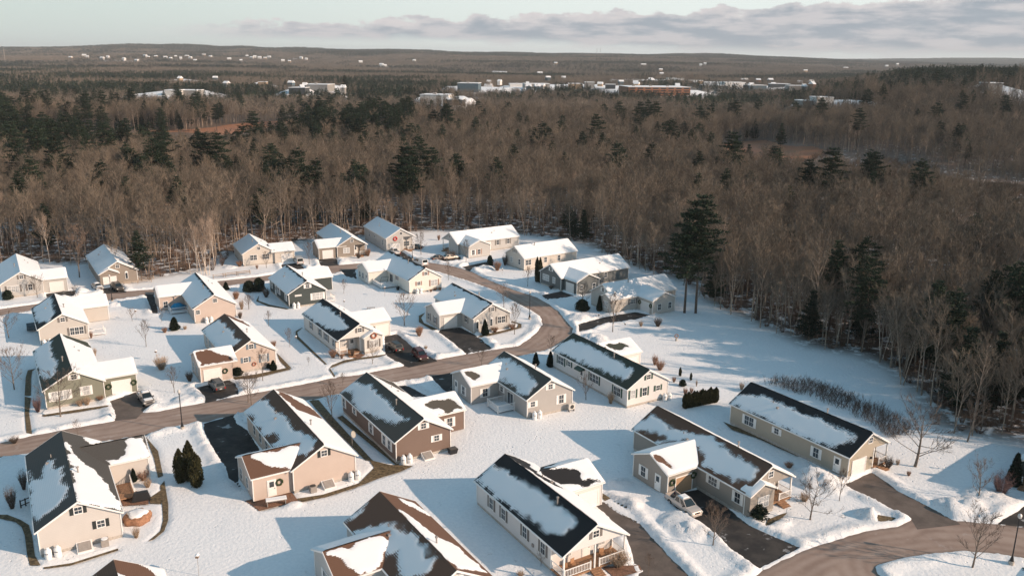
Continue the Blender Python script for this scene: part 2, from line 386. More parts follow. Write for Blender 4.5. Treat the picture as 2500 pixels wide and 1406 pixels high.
I = np.arange(ny * nx).reshape(ny, nx)
Fq = np.stack([I[:-1, :-1].ravel(), I[:-1, 1:].ravel(), I[1:, 1:].ravel(), I[1:, :-1].ravel()], 1)
wood = np.ones(X.shape); near = (Y < 330) & (np.abs(X) < 330)
wood[near] = sm(sdf(X[near], Y[near], CLEAR), -2.0, 7.0)
# photographed clearings and lots beyond the wood: (px, py, half width px, half height px)
M_ = bpy.data.materials.new('snow_ground'); M_.use_nodes = True; t = M_.node_tree; b = t.nodes['Principled BSDF']
co = nd(t, 'ShaderNodeTexCoord'); wa = nd(t, 'ShaderNodeAttribute', attribute_name='wood'); oa = nd(t, 'ShaderNodeAttribute', attribute_name='marsh')
na = nd(t, 'ShaderNodeTexNoise', i_Scale=0.35, i_Detail=8.0, i_Roughness=0.7); nb = nd(t, 'ShaderNodeTexNoise', i_Scale=2.2, i_Detail=6.0, i_Roughness=0.6)
nc = nd(t, 'ShaderNodeTexNoise', i_Scale=0.008, i_Detail=4.0)
for q in (na, nb, nc): t.links.new(co.outputs['Object'], q.inputs[0])
nf = nd(t, 'ShaderNodeTexNoise', i_Scale=5.0, i_Detail=5.0, i_Roughness=0.75); t.links.new(co.outputs['Object'], nf.inputs[0]); ba = nd(t, 'ShaderNodeAttribute', attribute_name='bank'); nd_f = nf.outputs[0]
snowc = mix_(t, ramp_(t, nb.outputs[0], .3, .7), (0.80, 0.80, 0.815), (0.87, 0.865, 0.87))
leaf = mix_(t, nb.outputs[0], (0.085, 0.058, 0.042), (0.17, 0.12, 0.09))
dsep = nd(t, 'ShaderNodeSeparateXYZ'); t.links.new(co.outputs['Object'], dsep.inputs[0])
farf = ramp_(t, dsep.outputs[1], 260, 900)
cut = math_(t, 'ADD', 0.55, math_(t, 'MULTIPLY', farf, 0.26))
lf = ramp_(t, math_(t, 'SUBTRACT', cut, na.outputs[0]), -.05, .05)
lf = math_(t, 'MULTIPLY', lf, wa.outputs['Fac'])
cg = mix_(t, lf, snowc, leaf)
n6 = nd(t, 'ShaderNodeTexNoise', i_Scale=.09, i_Detail=4.0, i_Roughness=.6); t.links.new(co.outputs['Object'], n6.inputs[0])
cg = mix_(t, math_(t, 'MULTIPLY', math_(t, 'MULTIPLY', ramp_(t, nd_f, .655, .70), ramp_(t, n6.outputs[0], .50, .58)), .75), cg, (.30, .23, .16))
cg = mix_(t, math_(t, 'MULTIPLY', ramp_(t, nd_f, .60, .66), ramp_(t, ba.outputs['Fac'], .25, .8)), cg, (.20, .15, .11))
cg = mix_(t, ramp_(t, math_(t, 'ADD', oa.outputs['Fac'], math_(t, 'MULTIPLY', math_(t, 'SUBTRACT', na.outputs[0], .5), .8)), .4, .6), cg, mix_(t, nb.outputs[0], (0.24, 0.10, 0.05), (0.42, 0.20, 0.11)))
t.links.new(cg, b.inputs['Base Color']); b.inputs['Roughness'].default_value = 0.7; b.inputs['Specular IOR Level'].default_value = 0.25
hh_ = math_(t, 'ADD', nb.outputs[0], math_(t, 'MULTIPLY', nf.outputs[0], math_(t, 'ADD', .15, math_(t, 'MULTIPLY', ba.outputs['Fac'], 1.6))))
vo = nd(t, 'ShaderNodeTexVoronoi', i_Scale=1.5); t.links.new(co.outputs['Object'], vo.inputs[0]); n5 = nd(t, 'ShaderNodeTexNoise', i_Scale=.11, i_Detail=5.0, i_Roughness=.6); t.links.new(co.outputs['Object'], n5.inputs[0])
fp = math_(t, 'MULTIPLY', math_(t, 'SUBTRACT', 1.0, ramp_(t, vo.outputs[0], .10, .24)), ramp_(t, n5.outputs[0], .52, .58))   # trodden, pocked stretches
hh_ = math_(t, 'SUBTRACT', hh_, math_(t, 'MULTIPLY', fp, 1.3))
bn = nd(t, 'ShaderNodeBump', i_Strength=0.7, i_Distance=0.14); t.links.new(hh_, bn.inputs['Height']); t.links.new(bn.outputs[0], b.inputs['Normal'])
farm = Y > 400
for p in GAPS[:1]:
    q_ = (Y > 200) & (Y < 900); wood[q_] = np.minimum(wood[q_], .92 + .08 * sm(sdf(X[q_], Y[q_], p), 10, 35))
for cx, cy, rx, ry in LOTS:
    q = np.hypot((X - cx) / (rx + 8), (Y - cy) / (ry + 8))
    wood = np.where(farm, np.minimum(wood, sm(q, .85, 1.15)), wood)
marsh = np.zeros(X.shape)
mr = (Y > 260) & (Y < 1100)
for p in orange: marsh[mr] = np.maximum(marsh[mr], 1 - sm(sdf(X[mr], Y[mr], p), -4, 4))
me = npmesh('snow_ground', V, Fq, [M_])
attr(me, 'wood', wood.ravel()); attr(me, 'marsh', marsh.ravel()); attr(me, 'bank', BK.ravel())
go = bpy.data.objects.new('snow_ground', me); col.objects.link(go); tag(go, kind='structure')

def sheet(name, P, z, m_, n=None):
    mb = MB(); mb.ngon([(x, y, z) for x, y in P]); o = mb.build(name, m_); tag(o, kind='structure')
    bpy.context.view_layer.update(); return o
def asph(name, c0, c1, sc_=0.5, streak=0.0):
    m_ = mat(name, c0, rough=0.85, spec=0.2); t = m_.node_tree; b = t.nodes['Principled BSDF']
    co = nd(t, 'ShaderNodeTexCoord'); n1 = nd(t, 'ShaderNodeTexNoise', i_Scale=sc_, i_Detail=7.0, i_Roughness=0.65); n2 = nd(t, 'ShaderNodeTexNoise', i_Scale=9.0, i_Detail=3.0)
    t.links.new(co.outputs['Object'], n1.inputs[0]); t.links.new(co.outputs['Object'], n2.inputs[0])
    c = mix_(t, ramp_(t, n1.outputs[0], .35, .68), c0, c1); c = mix_(t, math_(t, 'MULTIPLY', n2.outputs[0], .3), c, tuple(v * .6 for v in c0))
    if streak < 0:   # thin leftovers of snow and ice
        n4 = nd(t, 'ShaderNodeTexNoise', i_Scale=.45, i_Detail=9.0, i_Roughness=.62); t.links.new(co.outputs['Object'], n4.inputs[0])
        c = mix_(t, math_(t, 'MULTIPLY', ramp_(t, n4.outputs[0], .60, .68), -streak), c, (.62, .62, .63))
    if streak > 0:   # cracks
        v = nd(t, 'ShaderNodeTexVoronoi', feature='DISTANCE_TO_EDGE', i_Scale=0.22); t.links.new(co.outputs['Object'], v.inputs[0])
        nn = mix_(t, .12, co.outputs['Object'], n1.outputs[1]); t.links.new(nn, v.inputs[0])
        c = mix_(t, math_(t, 'MULTIPLY', math_(t, 'SUBTRACT', 1.0, ramp_(t, v.outputs[0], 0.0, .012)), streak), c, (0.02, 0.018, 0.016))
    t.links.new(c, b.inputs['Base Color']); return m_
m_road = asph('road_asphalt', (0.275, 0.195, 0.158), (0.365, 0.27, 0.222), 0.25, -.16)
m_drive = asph('driveway_asphalt', (0.035, 0.033, 0.033), (0.075, 0.066, 0.060), 0.4, -.5)
m_drive2 = asph('worn_driveway_asphalt', (0.12, 0.097, 0.085), (0.18, 0.145, 0.125), 0.4, 0.15)
m_brick = mat('brick_pavers', (0.22, 0.12, 0.08), var=.4, scale=6)
m_soil = mat('dead_grass', (0.14, 0.10, 0.055), var=.6, scale=2.5)
def road_grid(P, z, st=.8):
    px_ = np.array(P); gx_, gy_ = np.meshgrid(np.arange(px_[:, 0].min(), px_[:, 0].max() + st, st), np.arange(px_[:, 1].min(), px_[:, 1].max() + st, st)); s_ = sdf(gx_, gy_, P)
    ok = s_ < 1.0; q = ok[:-1, :-1] & ok[:-1, 1:] & ok[1:, 1:] & ok[1:, :-1]; I = np.arange(gx_.size).reshape(gx_.shape)
    F_ = np.stack([I[:-1, :-1][q], I[:-1, 1:][q], I[1:, 1:][q], I[1:, :-1][q]], 1); u_, inv = np.unique(F_, return_inverse=True); F_ = inv.reshape(F_.shape)
    me = npmesh('road', np.stack([gx_.ravel()[u_], gy_.ravel()[u_], np.full(u_.size, z)], 1), F_, [m_road]); attr(me, 'edge', -s_.ravel()[u_]); o = bpy.data.objects.new('road', me); col.objects.link(o); tag(o, kind='structure')
t = m_road.node_tree; b = t.nodes['Principled BSDF']; old = b.inputs['Base Color'].links[0].from_socket; ea = nd(t, 'ShaderNodeAttribute', attribute_name='edge')
co = nd(t, 'ShaderNodeTexCoord'); n7 = nd(t, 'ShaderNodeTexNoise', i_Scale=.3, i_Detail=5.0); t.links.new(co.outputs['Object'], n7.inputs[0])
e_ = math_(t, 'ADD', ea.outputs['Fac'], math_(t, 'MULTIPLY', math_(t, 'SUBTRACT', n7.outputs[0], .5), .5))
tr = math_(t, 'MULTIPLY', math_(t, 'ADD', math_(t, 'SINE', math_(t, 'MULTIPLY', e_, 4.2)), 1.0), .5)
c_ = mix_(t, math_(t, 'MULTIPLY', math_(t, 'MULTIPLY', tr, n7.outputs[0]), .55), old, (.50, .40, .345))
c_ = mix_(t, math_(t, 'MULTIPLY', math_(t, 'SUBTRACT', 1.0, ramp_(t, e_, .2, .9)), .55), c_, (.13, .095, .075)); t.links.new(c_, b.inputs['Base Color'])
road_grid(ring, -0.100); road_grid(roadB, -0.096)
for i, (lb, p) in enumerate(drives):
    sheet('driveway', p, -0.088 + 0.001 * i, m_drive if i not in (0, 2, 4) else m_drive2)
for i, p in enumerate(dirt): sheet('grass_strip', p, -0.062 + 0.0008 * i, m_soil)
for i, p in enumerate(patio): sheet('patio', p, -0.040 + 0.001 * i, m_brick)

# ------------------------------------------------------------------ houses
def siding(name, rgb):
    m_ = mat(name, rgb, rough=0.6, spec=0.25); t = m_.node_tree; b = t.nodes['Principled BSDF']
    co = nd(t, 'ShaderNodeTexCoord'); sp = nd(t, 'ShaderNodeSeparateXYZ'); t.links.new(co.outputs['Object'], sp.inputs[0])
    fr = math_(t, 'FRACT', math_(t, 'MULTIPLY', sp.outputs[2], 5.0))
    ln = math_(t, 'SUBTRACT', 1.0, ramp_(t, fr, 0.0, 0.14))
    n = nd(t, 'ShaderNodeTexNoise', i_Scale=0.8, i_Detail=4.0); t.links.new(co.outputs['Object'], n.inputs[0])
    c = mix_(t, n.outputs[0], tuple(v * .93 for v in rgb), tuple(min(1, v * 1.06) for v in rgb))
    c = mix_(t, math_(t, 'MULTIPLY', ln, .30), c, tuple(v * .45 for v in rgb))
    t.links.new(c, b.inputs['Base Color']); return m_
def roofing(name, rgb):
    """shingles with partly melted snow: attribute snow is the distance into the snow patch, soft its edge width"""
    m_ = bpy.data.materials.new(name); m_.use_nodes = True; t = m_.node_tree; b = t.nodes['Principled BSDF']
    co = nd(t, 'ShaderNodeTexCoord'); sa = nd(t, 'ShaderNodeAttribute', attribute_name='snow'); so_ = nd(t, 'ShaderNodeAttribute', attribute_name='soft'); al = nd(t, 'ShaderNodeAttribute', attribute_name='course')
    n1 = nd(t, 'ShaderNodeTexNoise', i_Scale=4.0, i_Detail=6.0, i_Roughness=0.7); n2 = nd(t, 'ShaderNodeTexNoise', i_Scale=1.1, i_Detail=3.0); n3 = nd(t, 'ShaderNodeTexNoise', i_Scale=14.0, i_Detail=2.0)
    for q in (n1, n2, n3): t.links.new(co.outputs['Object'], q.inputs[0])
    fr = math_(t, 'FRACT', math_(t, 'MULTIPLY', al.outputs['Fac'], 4.6))
    st = math_(t, 'ABSOLUTE', math_(t, 'SUBTRACT', fr, .5))           # shingle courses
    br = math_(t, 'ADD', math_(t, 'MULTIPLY', math_(t, 'SUBTRACT', n1.outputs[0], .5), 1.5), math_(t, 'MULTIPLY', math_(t, 'SUBTRACT', n2.outputs[0], .5), 0.8))
    br = math_(t, 'ADD', br, math_(t, 'MULTIPLY', math_(t, 'SUBTRACT', st, .25), .8))
    br = math_(t, 'MULTIPLY', br, so_.outputs['Fac'])
    dd_ = math_(t, 'ADD', sa.outputs['Fac'], br)
    f = ramp_(t, math_(t, 'DIVIDE', dd_, math_(t, 'ADD', math_(t, 'MULTIPLY', so_.outputs['Fac'], .28), .04)), -.5, .5)
    sh = mix_(t, n3.outputs[0], tuple(v * .7 for v in rgb), tuple(v * 1.3 for v in rgb))
    sh = mix_(t, math_(t, 'MULTIPLY', math_(t, 'SUBTRACT', .5, st), .5), sh, tuple(v * .45 for v in rgb))
    sn = mix_(t, n1.outputs[0], (0.80, 0.81, 0.83), (0.88, 0.88, 0.89))
    sn = mix_(t, math_(t, 'MULTIPLY', math_(t, 'MULTIPLY', math_(t, 'SUBTRACT', .5, st), .35), so_.outputs['Fac']), sn, (0.45, 0.47, 0.5))
    t.links.new(mix_(t, f, sh, sn), b.inputs['Base Color']); b.inputs['Roughness'].default_value = .75; b.inputs['Specular IOR Level'].default_value = .2
    bn = nd(t, 'ShaderNodeBump', i_Strength=.35, i_Distance=.05); t.links.new(math_(t, 'ADD', f, math_(t, 'MULTIPLY', n1.outputs[0], .4)), bn.inputs['Height']); t.links.new(bn.outputs[0], b.inputs['Normal'])
    return m_
def desat(c, s_=.66, g_=.92):
    m_ = sum(c) / 3; return tuple((m_ + (v - m_) * s_) * g_ for v in c)
WALLS = {k: siding('siding_' + k, desat(v)) for k, v in dict(
    putty=(.62,.56,.51), white=(.74,.69,.66), tan=(.62,.46,.37), brown=(.225,.135,.095), grey=(.44,.40,.37), ivory=(.73,.67,.61), taupe=(.355,.30,.25),
    olive=(.225,.215,.16), sand=(.46,.375,.265), sage=(.25,.25,.175), slate=(.06,.08,.078), cream=(.80,.74,.64), stone=(.31,.245,.19), pale=(.53,.50,.47), beige=(.66,.57,.48), bluegrey=(.155,.17,.17), pebble=(.56,.50,.44)).items()}
ROOFS = {k: roofing('shingles_' + k, v) for k, v in dict(grey=(.085,.08,.075), charcoal=(.024,.024,.026), brown=(.155,.085,.057), weathered=(.10,.088,.074), dark=(.02,.022,.024), green=(.055,.062,.048), black=(.02,.02,.022)).items()}
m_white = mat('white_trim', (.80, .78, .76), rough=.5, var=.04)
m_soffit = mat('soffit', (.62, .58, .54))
m_conc = mat('concrete', (.42, .38, .34), var=.2, scale=4)
m_glass = mat('window_glass', (.035, .045, .055), rough=.12, spec=.9)
m_blind = mat('window_blind', (.42, .42, .42), rough=.15, spec=.8, var=.15, scale=1.5)
m_dark = mat('dark_interior', (.02, .018, .017))
m_deck = mat('deck_boards', (.30, .17, .10), var=.3, scale=5)
m_red = mat('red_berries', (.55, .02, .015)); m_green = mat('wreath_green', (.03, .05, .02), var=.5, scale=12); m_wbrown = mat('wreath_straw', (.36, .14, .09), var=.4, scale=12)
SH = {'w': m_white, 'k': mat('black_shutter', (.03, .035, .035)), 'g': mat('grey_shutter', (.17, .155, .145)), 'b': mat('blue_shutter', (.15, .20, .25)), 'r': mat('mauve_shutter', (.34, .22, .18)), 'n': mat('green_shutter', (.05, .085, .07))}
m_gdoor = mat('garage_door_white', (.80, .77, .75), rough=.45, var=.03); m_tdoor = mat('garage_door_tan', (.45, .29, .18), rough=.5)
m_tank = mat('tank_white', (.82, .81, .80), rough=.35, spec=.5); m_grey = mat('metal_grey', (.30, .27, .25), rough=.5, var=.1); m_black = mat('black_metal', (.02, .02, .022), rough=.45)
m_mark = mat('tank_lettering', (.05, .06, .09))
m_snowp = mat('piled_snow', (.85, .85, .86), rough=.7, bump=.4, scale=5)
SNOW = {
'h1':{'L':[(-4.4,16.3),(-3.9,13.5),(-3.5,12.1),(-3.0,11.5),(-2.8,12.1),(-2.9,13.7),(-2.5,14.7),(-2.1,15.2),(-1.6,14.4),(-1.6,12.8),(-0.8,10.6),(-1.0,8.8),(-1.0,6.7),(-0.7,5.3),(-0.9,4.2),(-0.8,2.5),(-1.4,2.5),(-2.2,2.3),(-2.9,2.2),(-4.0,2.0),(-4.4,3.0),(-4.6,5.9),(-4.4,13.0)],'R':[(0.3,17.9),(0.7,15.4),(1.4,12.3),(2.7,10.4),(3.6,8.2),(3.8,5.7),(4.5,2.7),(4.6,0.2),(0.1,0.1),(0.3,11.1)],'R2':[(1.8,21.4),(3.2,21.6),(4.7,21.8),(2.3,18.0),(3.2,19.7),(2.6,20.8)],'WF':[(6.8,16.8),(9.4,16.9),(9.0,16.0),(9.4,14.6),(9.6,13.5),(4.7,13.1),(3.7,14.7),(4.6,14.3),(5.7,14.1),(6.7,14.9),(7.4,15.9)],},
'h5':{'L':[(-4.5,22.0),(-1.9,22.0),(-1.5,19.4),(-1.3,9.3),(-1.3,7.0),(-0.3,3.9),(-0.5,2.4),(-1.0,0.9),(-2.4,0.6),(-2.9,2.3),(-3.0,3.8),(-4.6,8.7),(-3.6,8.1),(-3.3,8.8),(-3.7,10.9),(-4.4,12.5),(-4.4,14.9),(-4.1,18.5)],'WF':[(-8.3,3.8),(-2.6,3.9),(-1.7,3.4),(-4.2,0.1),(-4.9,0.6),(-6.7,1.5),(-7.1,2.3),(-7.7,3.3)],'R-':[(0.4,22.3),(1.7,21.9),(4.3,17.1),(5.2,14.1),(3.8,13.4),(1.0,14.0),(0.4,19.2)],},
'h4':{'L':[(-4.4,19.4),(-2.0,19.5),(-1.5,17.3),(-1.3,13.4),(-1.1,9.1),(-1.1,4.9),(-1.2,2.4),(-1.7,1.9),(-2.8,2.3),(-3.6,4.4),(-3.6,6.1),(-3.9,9.1),(-4.1,11.4),(-4.4,14.1),(-4.3,17.2)],'R-':[(-0.0,19.4),(1.5,19.4),(2.7,18.3),(1.9,16.1),(2.3,14.8),(3.4,13.7),(2.9,10.7),(1.1,11.9),(0.3,15.9)],'WF-':[(2.4,14.7),(5.3,14.4),(6.6,13.9),(7.1,13.2),(6.9,12.3),(9.1,11.6),(9.1,11.2),(6.3,11.1),(6.2,11.7),(4.1,12.5),(2.9,13.3)],'WB':[(9.3,18.5),(9.0,15.3),(4.5,15.3),(4.1,16.8)],},
'h6':{'L':[(-4.4,21.5),(-2.2,20.9),(-1.2,17.2),(-1.1,13.1),(-1.2,9.1),(-1.4,6.5),(-1.3,2.5),(-2.4,3.5),(-3.1,6.3),(-4.0,10.3),(-4.6,13.7),(-4.1,16.4),(-3.5,17.9),(-3.7,20.1),(-4.4,20.4)],'R-':[(0.2,20.2),(2.2,20.9),(4.6,20.5),(5.4,16.8),(5.2,14.3),(3.3,15.5),(1.6,18.7)],'WF-':[(3.7,7.7),(5.0,8.1),(8.8,7.1),(8.9,5.6),(7.0,5.3),(4.6,5.3),(6.1,5.6),(5.7,6.3),(3.8,7.4)],},
'h7':{'L':[(-3.2,14.7),(-1.5,14.9),(-0.9,13.0),(-0.6,10.8),(-0.8,7.6),(-1.1,3.7),(-1.6,1.1),(-2.5,1.2),(-3.8,0.5),(-4.1,2.8),(-3.5,4.4),(-4.0,8.6),(-4.3,9.3)],'WF-':[(-9.4,12.4),(-8.5,12.3),(-7.3,11.6),(-7.1,10.6),(-8.1,10.1),(-9.1,11.1)],},
'h8':{'L':[(-4.2,21.5),(-1.3,20.9),(-0.8,17.1),(-1.0,10.8),(-1.0,5.1),(-1.3,2.4),(-2.4,1.7),(-3.4,2.6),(-3.7,5.7),(-3.7,8.5),(-4.0,13.8),(-4.2,17.2),(-4.5,21.0)],'WF-':[(2.8,16.8),(6.5,16.2),(7.5,15.0),(6.2,14.8),(4.3,14.8),(3.8,15.3)],},
'h9':{'L':[(-4.4,21.6),(-1.6,21.3),(-1.4,18.6),(-1.9,16.7),(-1.3,14.4),(-0.6,11.5),(-0.3,10.3),(-0.8,7.0),(-1.0,3.2),(-1.0,1.4),(-2.2,0.5),(-3.2,0.8),(-3.9,2.7),(-4.0,5.7),(-4.1,7.7),(-3.0,8.7),(-2.4,10.4),(-2.4,13.1),(-4.5,16.3),(-3.4,15.5),(-2.9,16.1),(-3.6,18.1),(-4.3,20.3)],'WF-':[(-9.2,11.8),(-8.3,10.7),(-8.0,9.6),(-8.2,9.1),(-8.9,9.6),(-9.3,10.5)],},
'h10':{'L':[(-4.5,21.4),(-2.4,21.2),(-1.3,16.9),(-1.4,11.2),(-1.2,6.9),(-1.2,3.4),(-1.5,1.6),(-2.6,1.7),(-3.9,2.8),(-4.6,5.7),(-4.3,7.4),(-4.6,8.3),(-4.5,10.2),(-4.5,13.9),(-4.5,17.9)],},
'h11':{'L':[(-4.2,20.3),(-1.3,19.9),(-0.8,14.8),(-1.1,8.4),(-1.3,3.6),(-1.7,1.6),(-3.4,3.2),(-4.0,6.3),(-4.2,12.8)],},
'h12':{'L':[(-4.5,17.8),(-1.4,17.8),(-1.2,13.3),(-1.0,8.0),(-1.5,4.9),(-0.8,2.6),(-2.2,2.2),(-3.6,3.9),(-4.8,6.7),(-5.0,13.9)],'WF-':[(-9.4,1.6),(-7.6,1.5),(-5.8,0.5),(-4.2,-0.7),(-3.7,-1.8),(-9.2,-2.0),(-9.2,-0.1)],'R-':[(0.2,18.7),(3.0,17.7),(3.8,13.7),(3.1,13.7),(1.7,14.3),(0.3,15.1)],},
'h13':{'L':[(-4.3,21.8),(-1.7,21.6),(-1.9,12.8),(-1.6,7.4),(-2.2,3.5),(-3.2,3.1),(-3.9,4.4),(-4.4,10.1),(-4.5,16.0)],'R-':[(0.2,21.7),(2.8,22.6),(4.3,21.6),(4.7,17.9),(3.5,18.6),(2.9,19.1),(0.9,19.9)],},
'h3':{'L':[(-4.5,15.6),(-2.8,14.4),(-1.5,12.4),(-0.8,10.6),(-0.8,9.2),(-0.5,6.2),(-0.9,3.5),(-1.6,2.6),(-2.7,3.2),(-3.5,4.5),(-3.4,6.1),(-2.8,8.2),(-3.6,9.2),(-4.0,12.2)],'L2':[(-4.6,18.3),(-1.6,18.3),(-2.8,17.8),(-3.6,17.8),(-4.5,17.7)],'R':[(0.2,13.9),(1.1,11.5),(1.7,9.4),(2.3,7.8),(3.6,6.5),(3.9,3.9),(4.3,1.0),(0.4,0.3),(-0.2,5.2),(0.2,10.1)],'R2':[(1.7,18.2),(3.9,17.4),(4.3,14.4),(2.7,15.8)],'WF':[(-9.1,11.1),(-2.7,11.3),(-2.4,10.5),(-3.7,9.1),(-4.5,7.8),(-6.9,8.1),(-7.6,9.2),(-8.2,10.4)],},
'h14':{'L':[(-4.1,16.1),(-1.0,16.0),(-0.8,8.9),(-1.2,2.5),(-2.4,0.6),(-3.9,3.4),(-4.3,8.7)],},
}
SNOW['h2'] = {'L': [(-4.5, 19.4), (-2.2, 19.6), (-1.6, 17), (-2.4, 12), (-4.5, 11)], 'R-': [(-.2, 20.4), (2.2, 20.4), (3.3, 18.6), (3.6, 15.5), (2.6, 13), (1.2, 16.5), (-.2, 17.5)]}
HW = 4.5; RISE = 2.57; K = RISE / HW
WTYPE = {'a': (.85, .85), 's': (.85, .9), 'w': (.95, 1.45), 'D': (1.8, 1.45), 'T': (2.5, 1.45), 't': (1.5, 1.1), 'Q': (2.4, 1.5)}
def face_frame(face, hs):
    """origin, horizontal direction, outward normal of a wall face"""
    wy = hs['wing']; s = wy[0] if wy else 1
    if face == 'f': return (0, .25), (1, 0), (0, -1)
    if face == 'p': return (0, hs.get('pd', 2.3)), (1, 0), (0, -1)     # wall at the back of the porch
    if face == 'b': return (0, -hs.get('bd', 1.0) + .25), (1, 0), (0, -1)
    if face == 'l': return (-4.2, 0), (0, 1), (-1, 0)
    if face == 'r': return (4.2, 0), (0, 1), (1, 0)
    if face == 'wf': return (0, wy[1] + .25), (1, 0), (0, -1)
    if face == 'we': return (s * 9.25, 0), (0, 1), (s, 0)
def put(face, hs, u, z, du, dz, dn, mb, mi=0, n0=0.0):
    """box on a face: centre u, z; size du x dz; from n0 to dn off the wall"""
    o, d_, n = face_frame(face, hs)
    def P(a, b_, c_): return (o[0] + d_[0] * a + n[0] * c_, o[1] + d_[1] * a + n[1] * c_, b_)
    a0, a1, b0, b1 = u - du / 2, u + du / 2, z - dz / 2, z + dz / 2
    mb.hexa([P(a0, b0, n0), P(a1, b0, n0), P(a1, b0, dn), P(a0, b0, dn), P(a0, b1, n0), P(a1, b1, n0), P(a1, b1, dn), P(a0, b1, dn)], mi)
def window(root, hs, face, u, z, ty, shut=None):
    w_, h_ = WTYPE[ty]; fr = MB(); t_ = .09
    for sx in (-1, 1): put(face, hs, u + sx * (w_ / 2), z, t_, h_ + t_, .07, fr)
    for sz in (-1, 1): put(face, hs, u, z + sz * (h_ / 2), w_ - t_, t_, .065, fr)
    nsec = {'D': 2, 'T': 3, 'Q': 3, 't': 3}.get(ty, 1)
    for i in range(1, nsec): put(face, hs, u - w_ / 2 + w_ * i / nsec, z, .09, h_ - t_, .062, fr)
    put(face, hs, u, z, w_ - t_, .05, .06, fr)
    for i in range(nsec):
        cu = u - w_ / 2 + w_ * (i + .5) / nsec; put(face, hs, cu, z, .028, h_ - t_, .055, fr)
    wo = fr.build('window', m_white, root)
    pn = MB(); put(face, hs, u, z, w_, h_, .045, pn); pn.build('pane', m_blind if (face in ('f', 'b', 'p') and ty in 'wDTQ' and rnd.random() < .5) else m_glass, wo)
    if shut:
        for sx in (-1, 1):
            q = MB(); put(face, hs, u + sx * (w_ / 2 + .26), z, .36, h_ + .08, .05, q); q.build('shutter', SH[shut], wo)
def door(root, hs, face, u, z, shut=None):
    q = MB(); put(face, hs, u, z, 1.15, 2.25, .05, q); put(face, hs, u, z - .03, .92, 2.1, .075, q); o = q.build('door', m_white, root)
    p = MB(); put(face, hs, u, z + .5, .6, .75, .085, p); p.build('pane', m_glass, o)
    h = MB(); put(face, hs, u + .36, z - .1, .06, .14, .12, h); h.build('handle', m_black, o)
def slider(root, hs, face, u, z, shut=None):
    q = MB(); put(face, hs, u, z, 1.9, 2.1, .05, q); o = q.build('door', m_white, root)
    for sx in (-1, 1):
        p = MB(); put(face, hs, u + sx * .44, z, .76, 1.9, .07, p); p.build('pane', m_glass, o)
def garage(root, hs, face, u, z, shut=None):
    q = MB(); W_ = 2.75; H_ = 2.25; z = H_ / 2 + .12
    for sx in (-1, 1): put(face, hs, u + sx * (W_ / 2 + .07), z + .05, .14, H_ + .1, .08, q)
    put(face, hs, u, z + H_ / 2 + .07, W_ + .28, .14, .085, q)
    fo = q.build('garage_door', m_white, root); p = MB()
    for k in range(4): put(face, hs, u, z - H_ / 2 + H_ * (k + .5) / 4, W_, H_ / 4 - .03, .05, p)
    put(face, hs, u, z, W_ - .02, H_ - .02, .03, p)
    p.build('door_panel', m_tdoor if shut == 't' else m_gdoor, fo)
def wreath(name, root, hs, face, u, z, rad, m_, bow=None):
    o, d_, n = face_frame(face, hs); mb = MB(); pts = []
    for i in range(15):
        a = 2 * math.pi * i / 14; pts.append((o[0] + d_[0] * (u + rad * math.cos(a)) + n[0] * .1, o[1] + d_[1] * (u + rad * math.cos(a)) + n[1] * .1, z + rad * math.sin(a)))
    mb.tube(pts, [rad * .3 * (1 + .25 * (i % 2)) for i in range(15)], 6, 0)
    if bow: put(face, hs, u, z - rad * .8, rad * .8, rad * .7, rad * .45 + .1, mb, 1, .1)
    return mb.build('wreath', [m_, m_red], root)
def pmask(A, B, polys):
    d_ = np.full(A.shape, -1e9)
    for P in polys: d_ = np.maximum(d_, -sdf(A, B, P))
    return d_
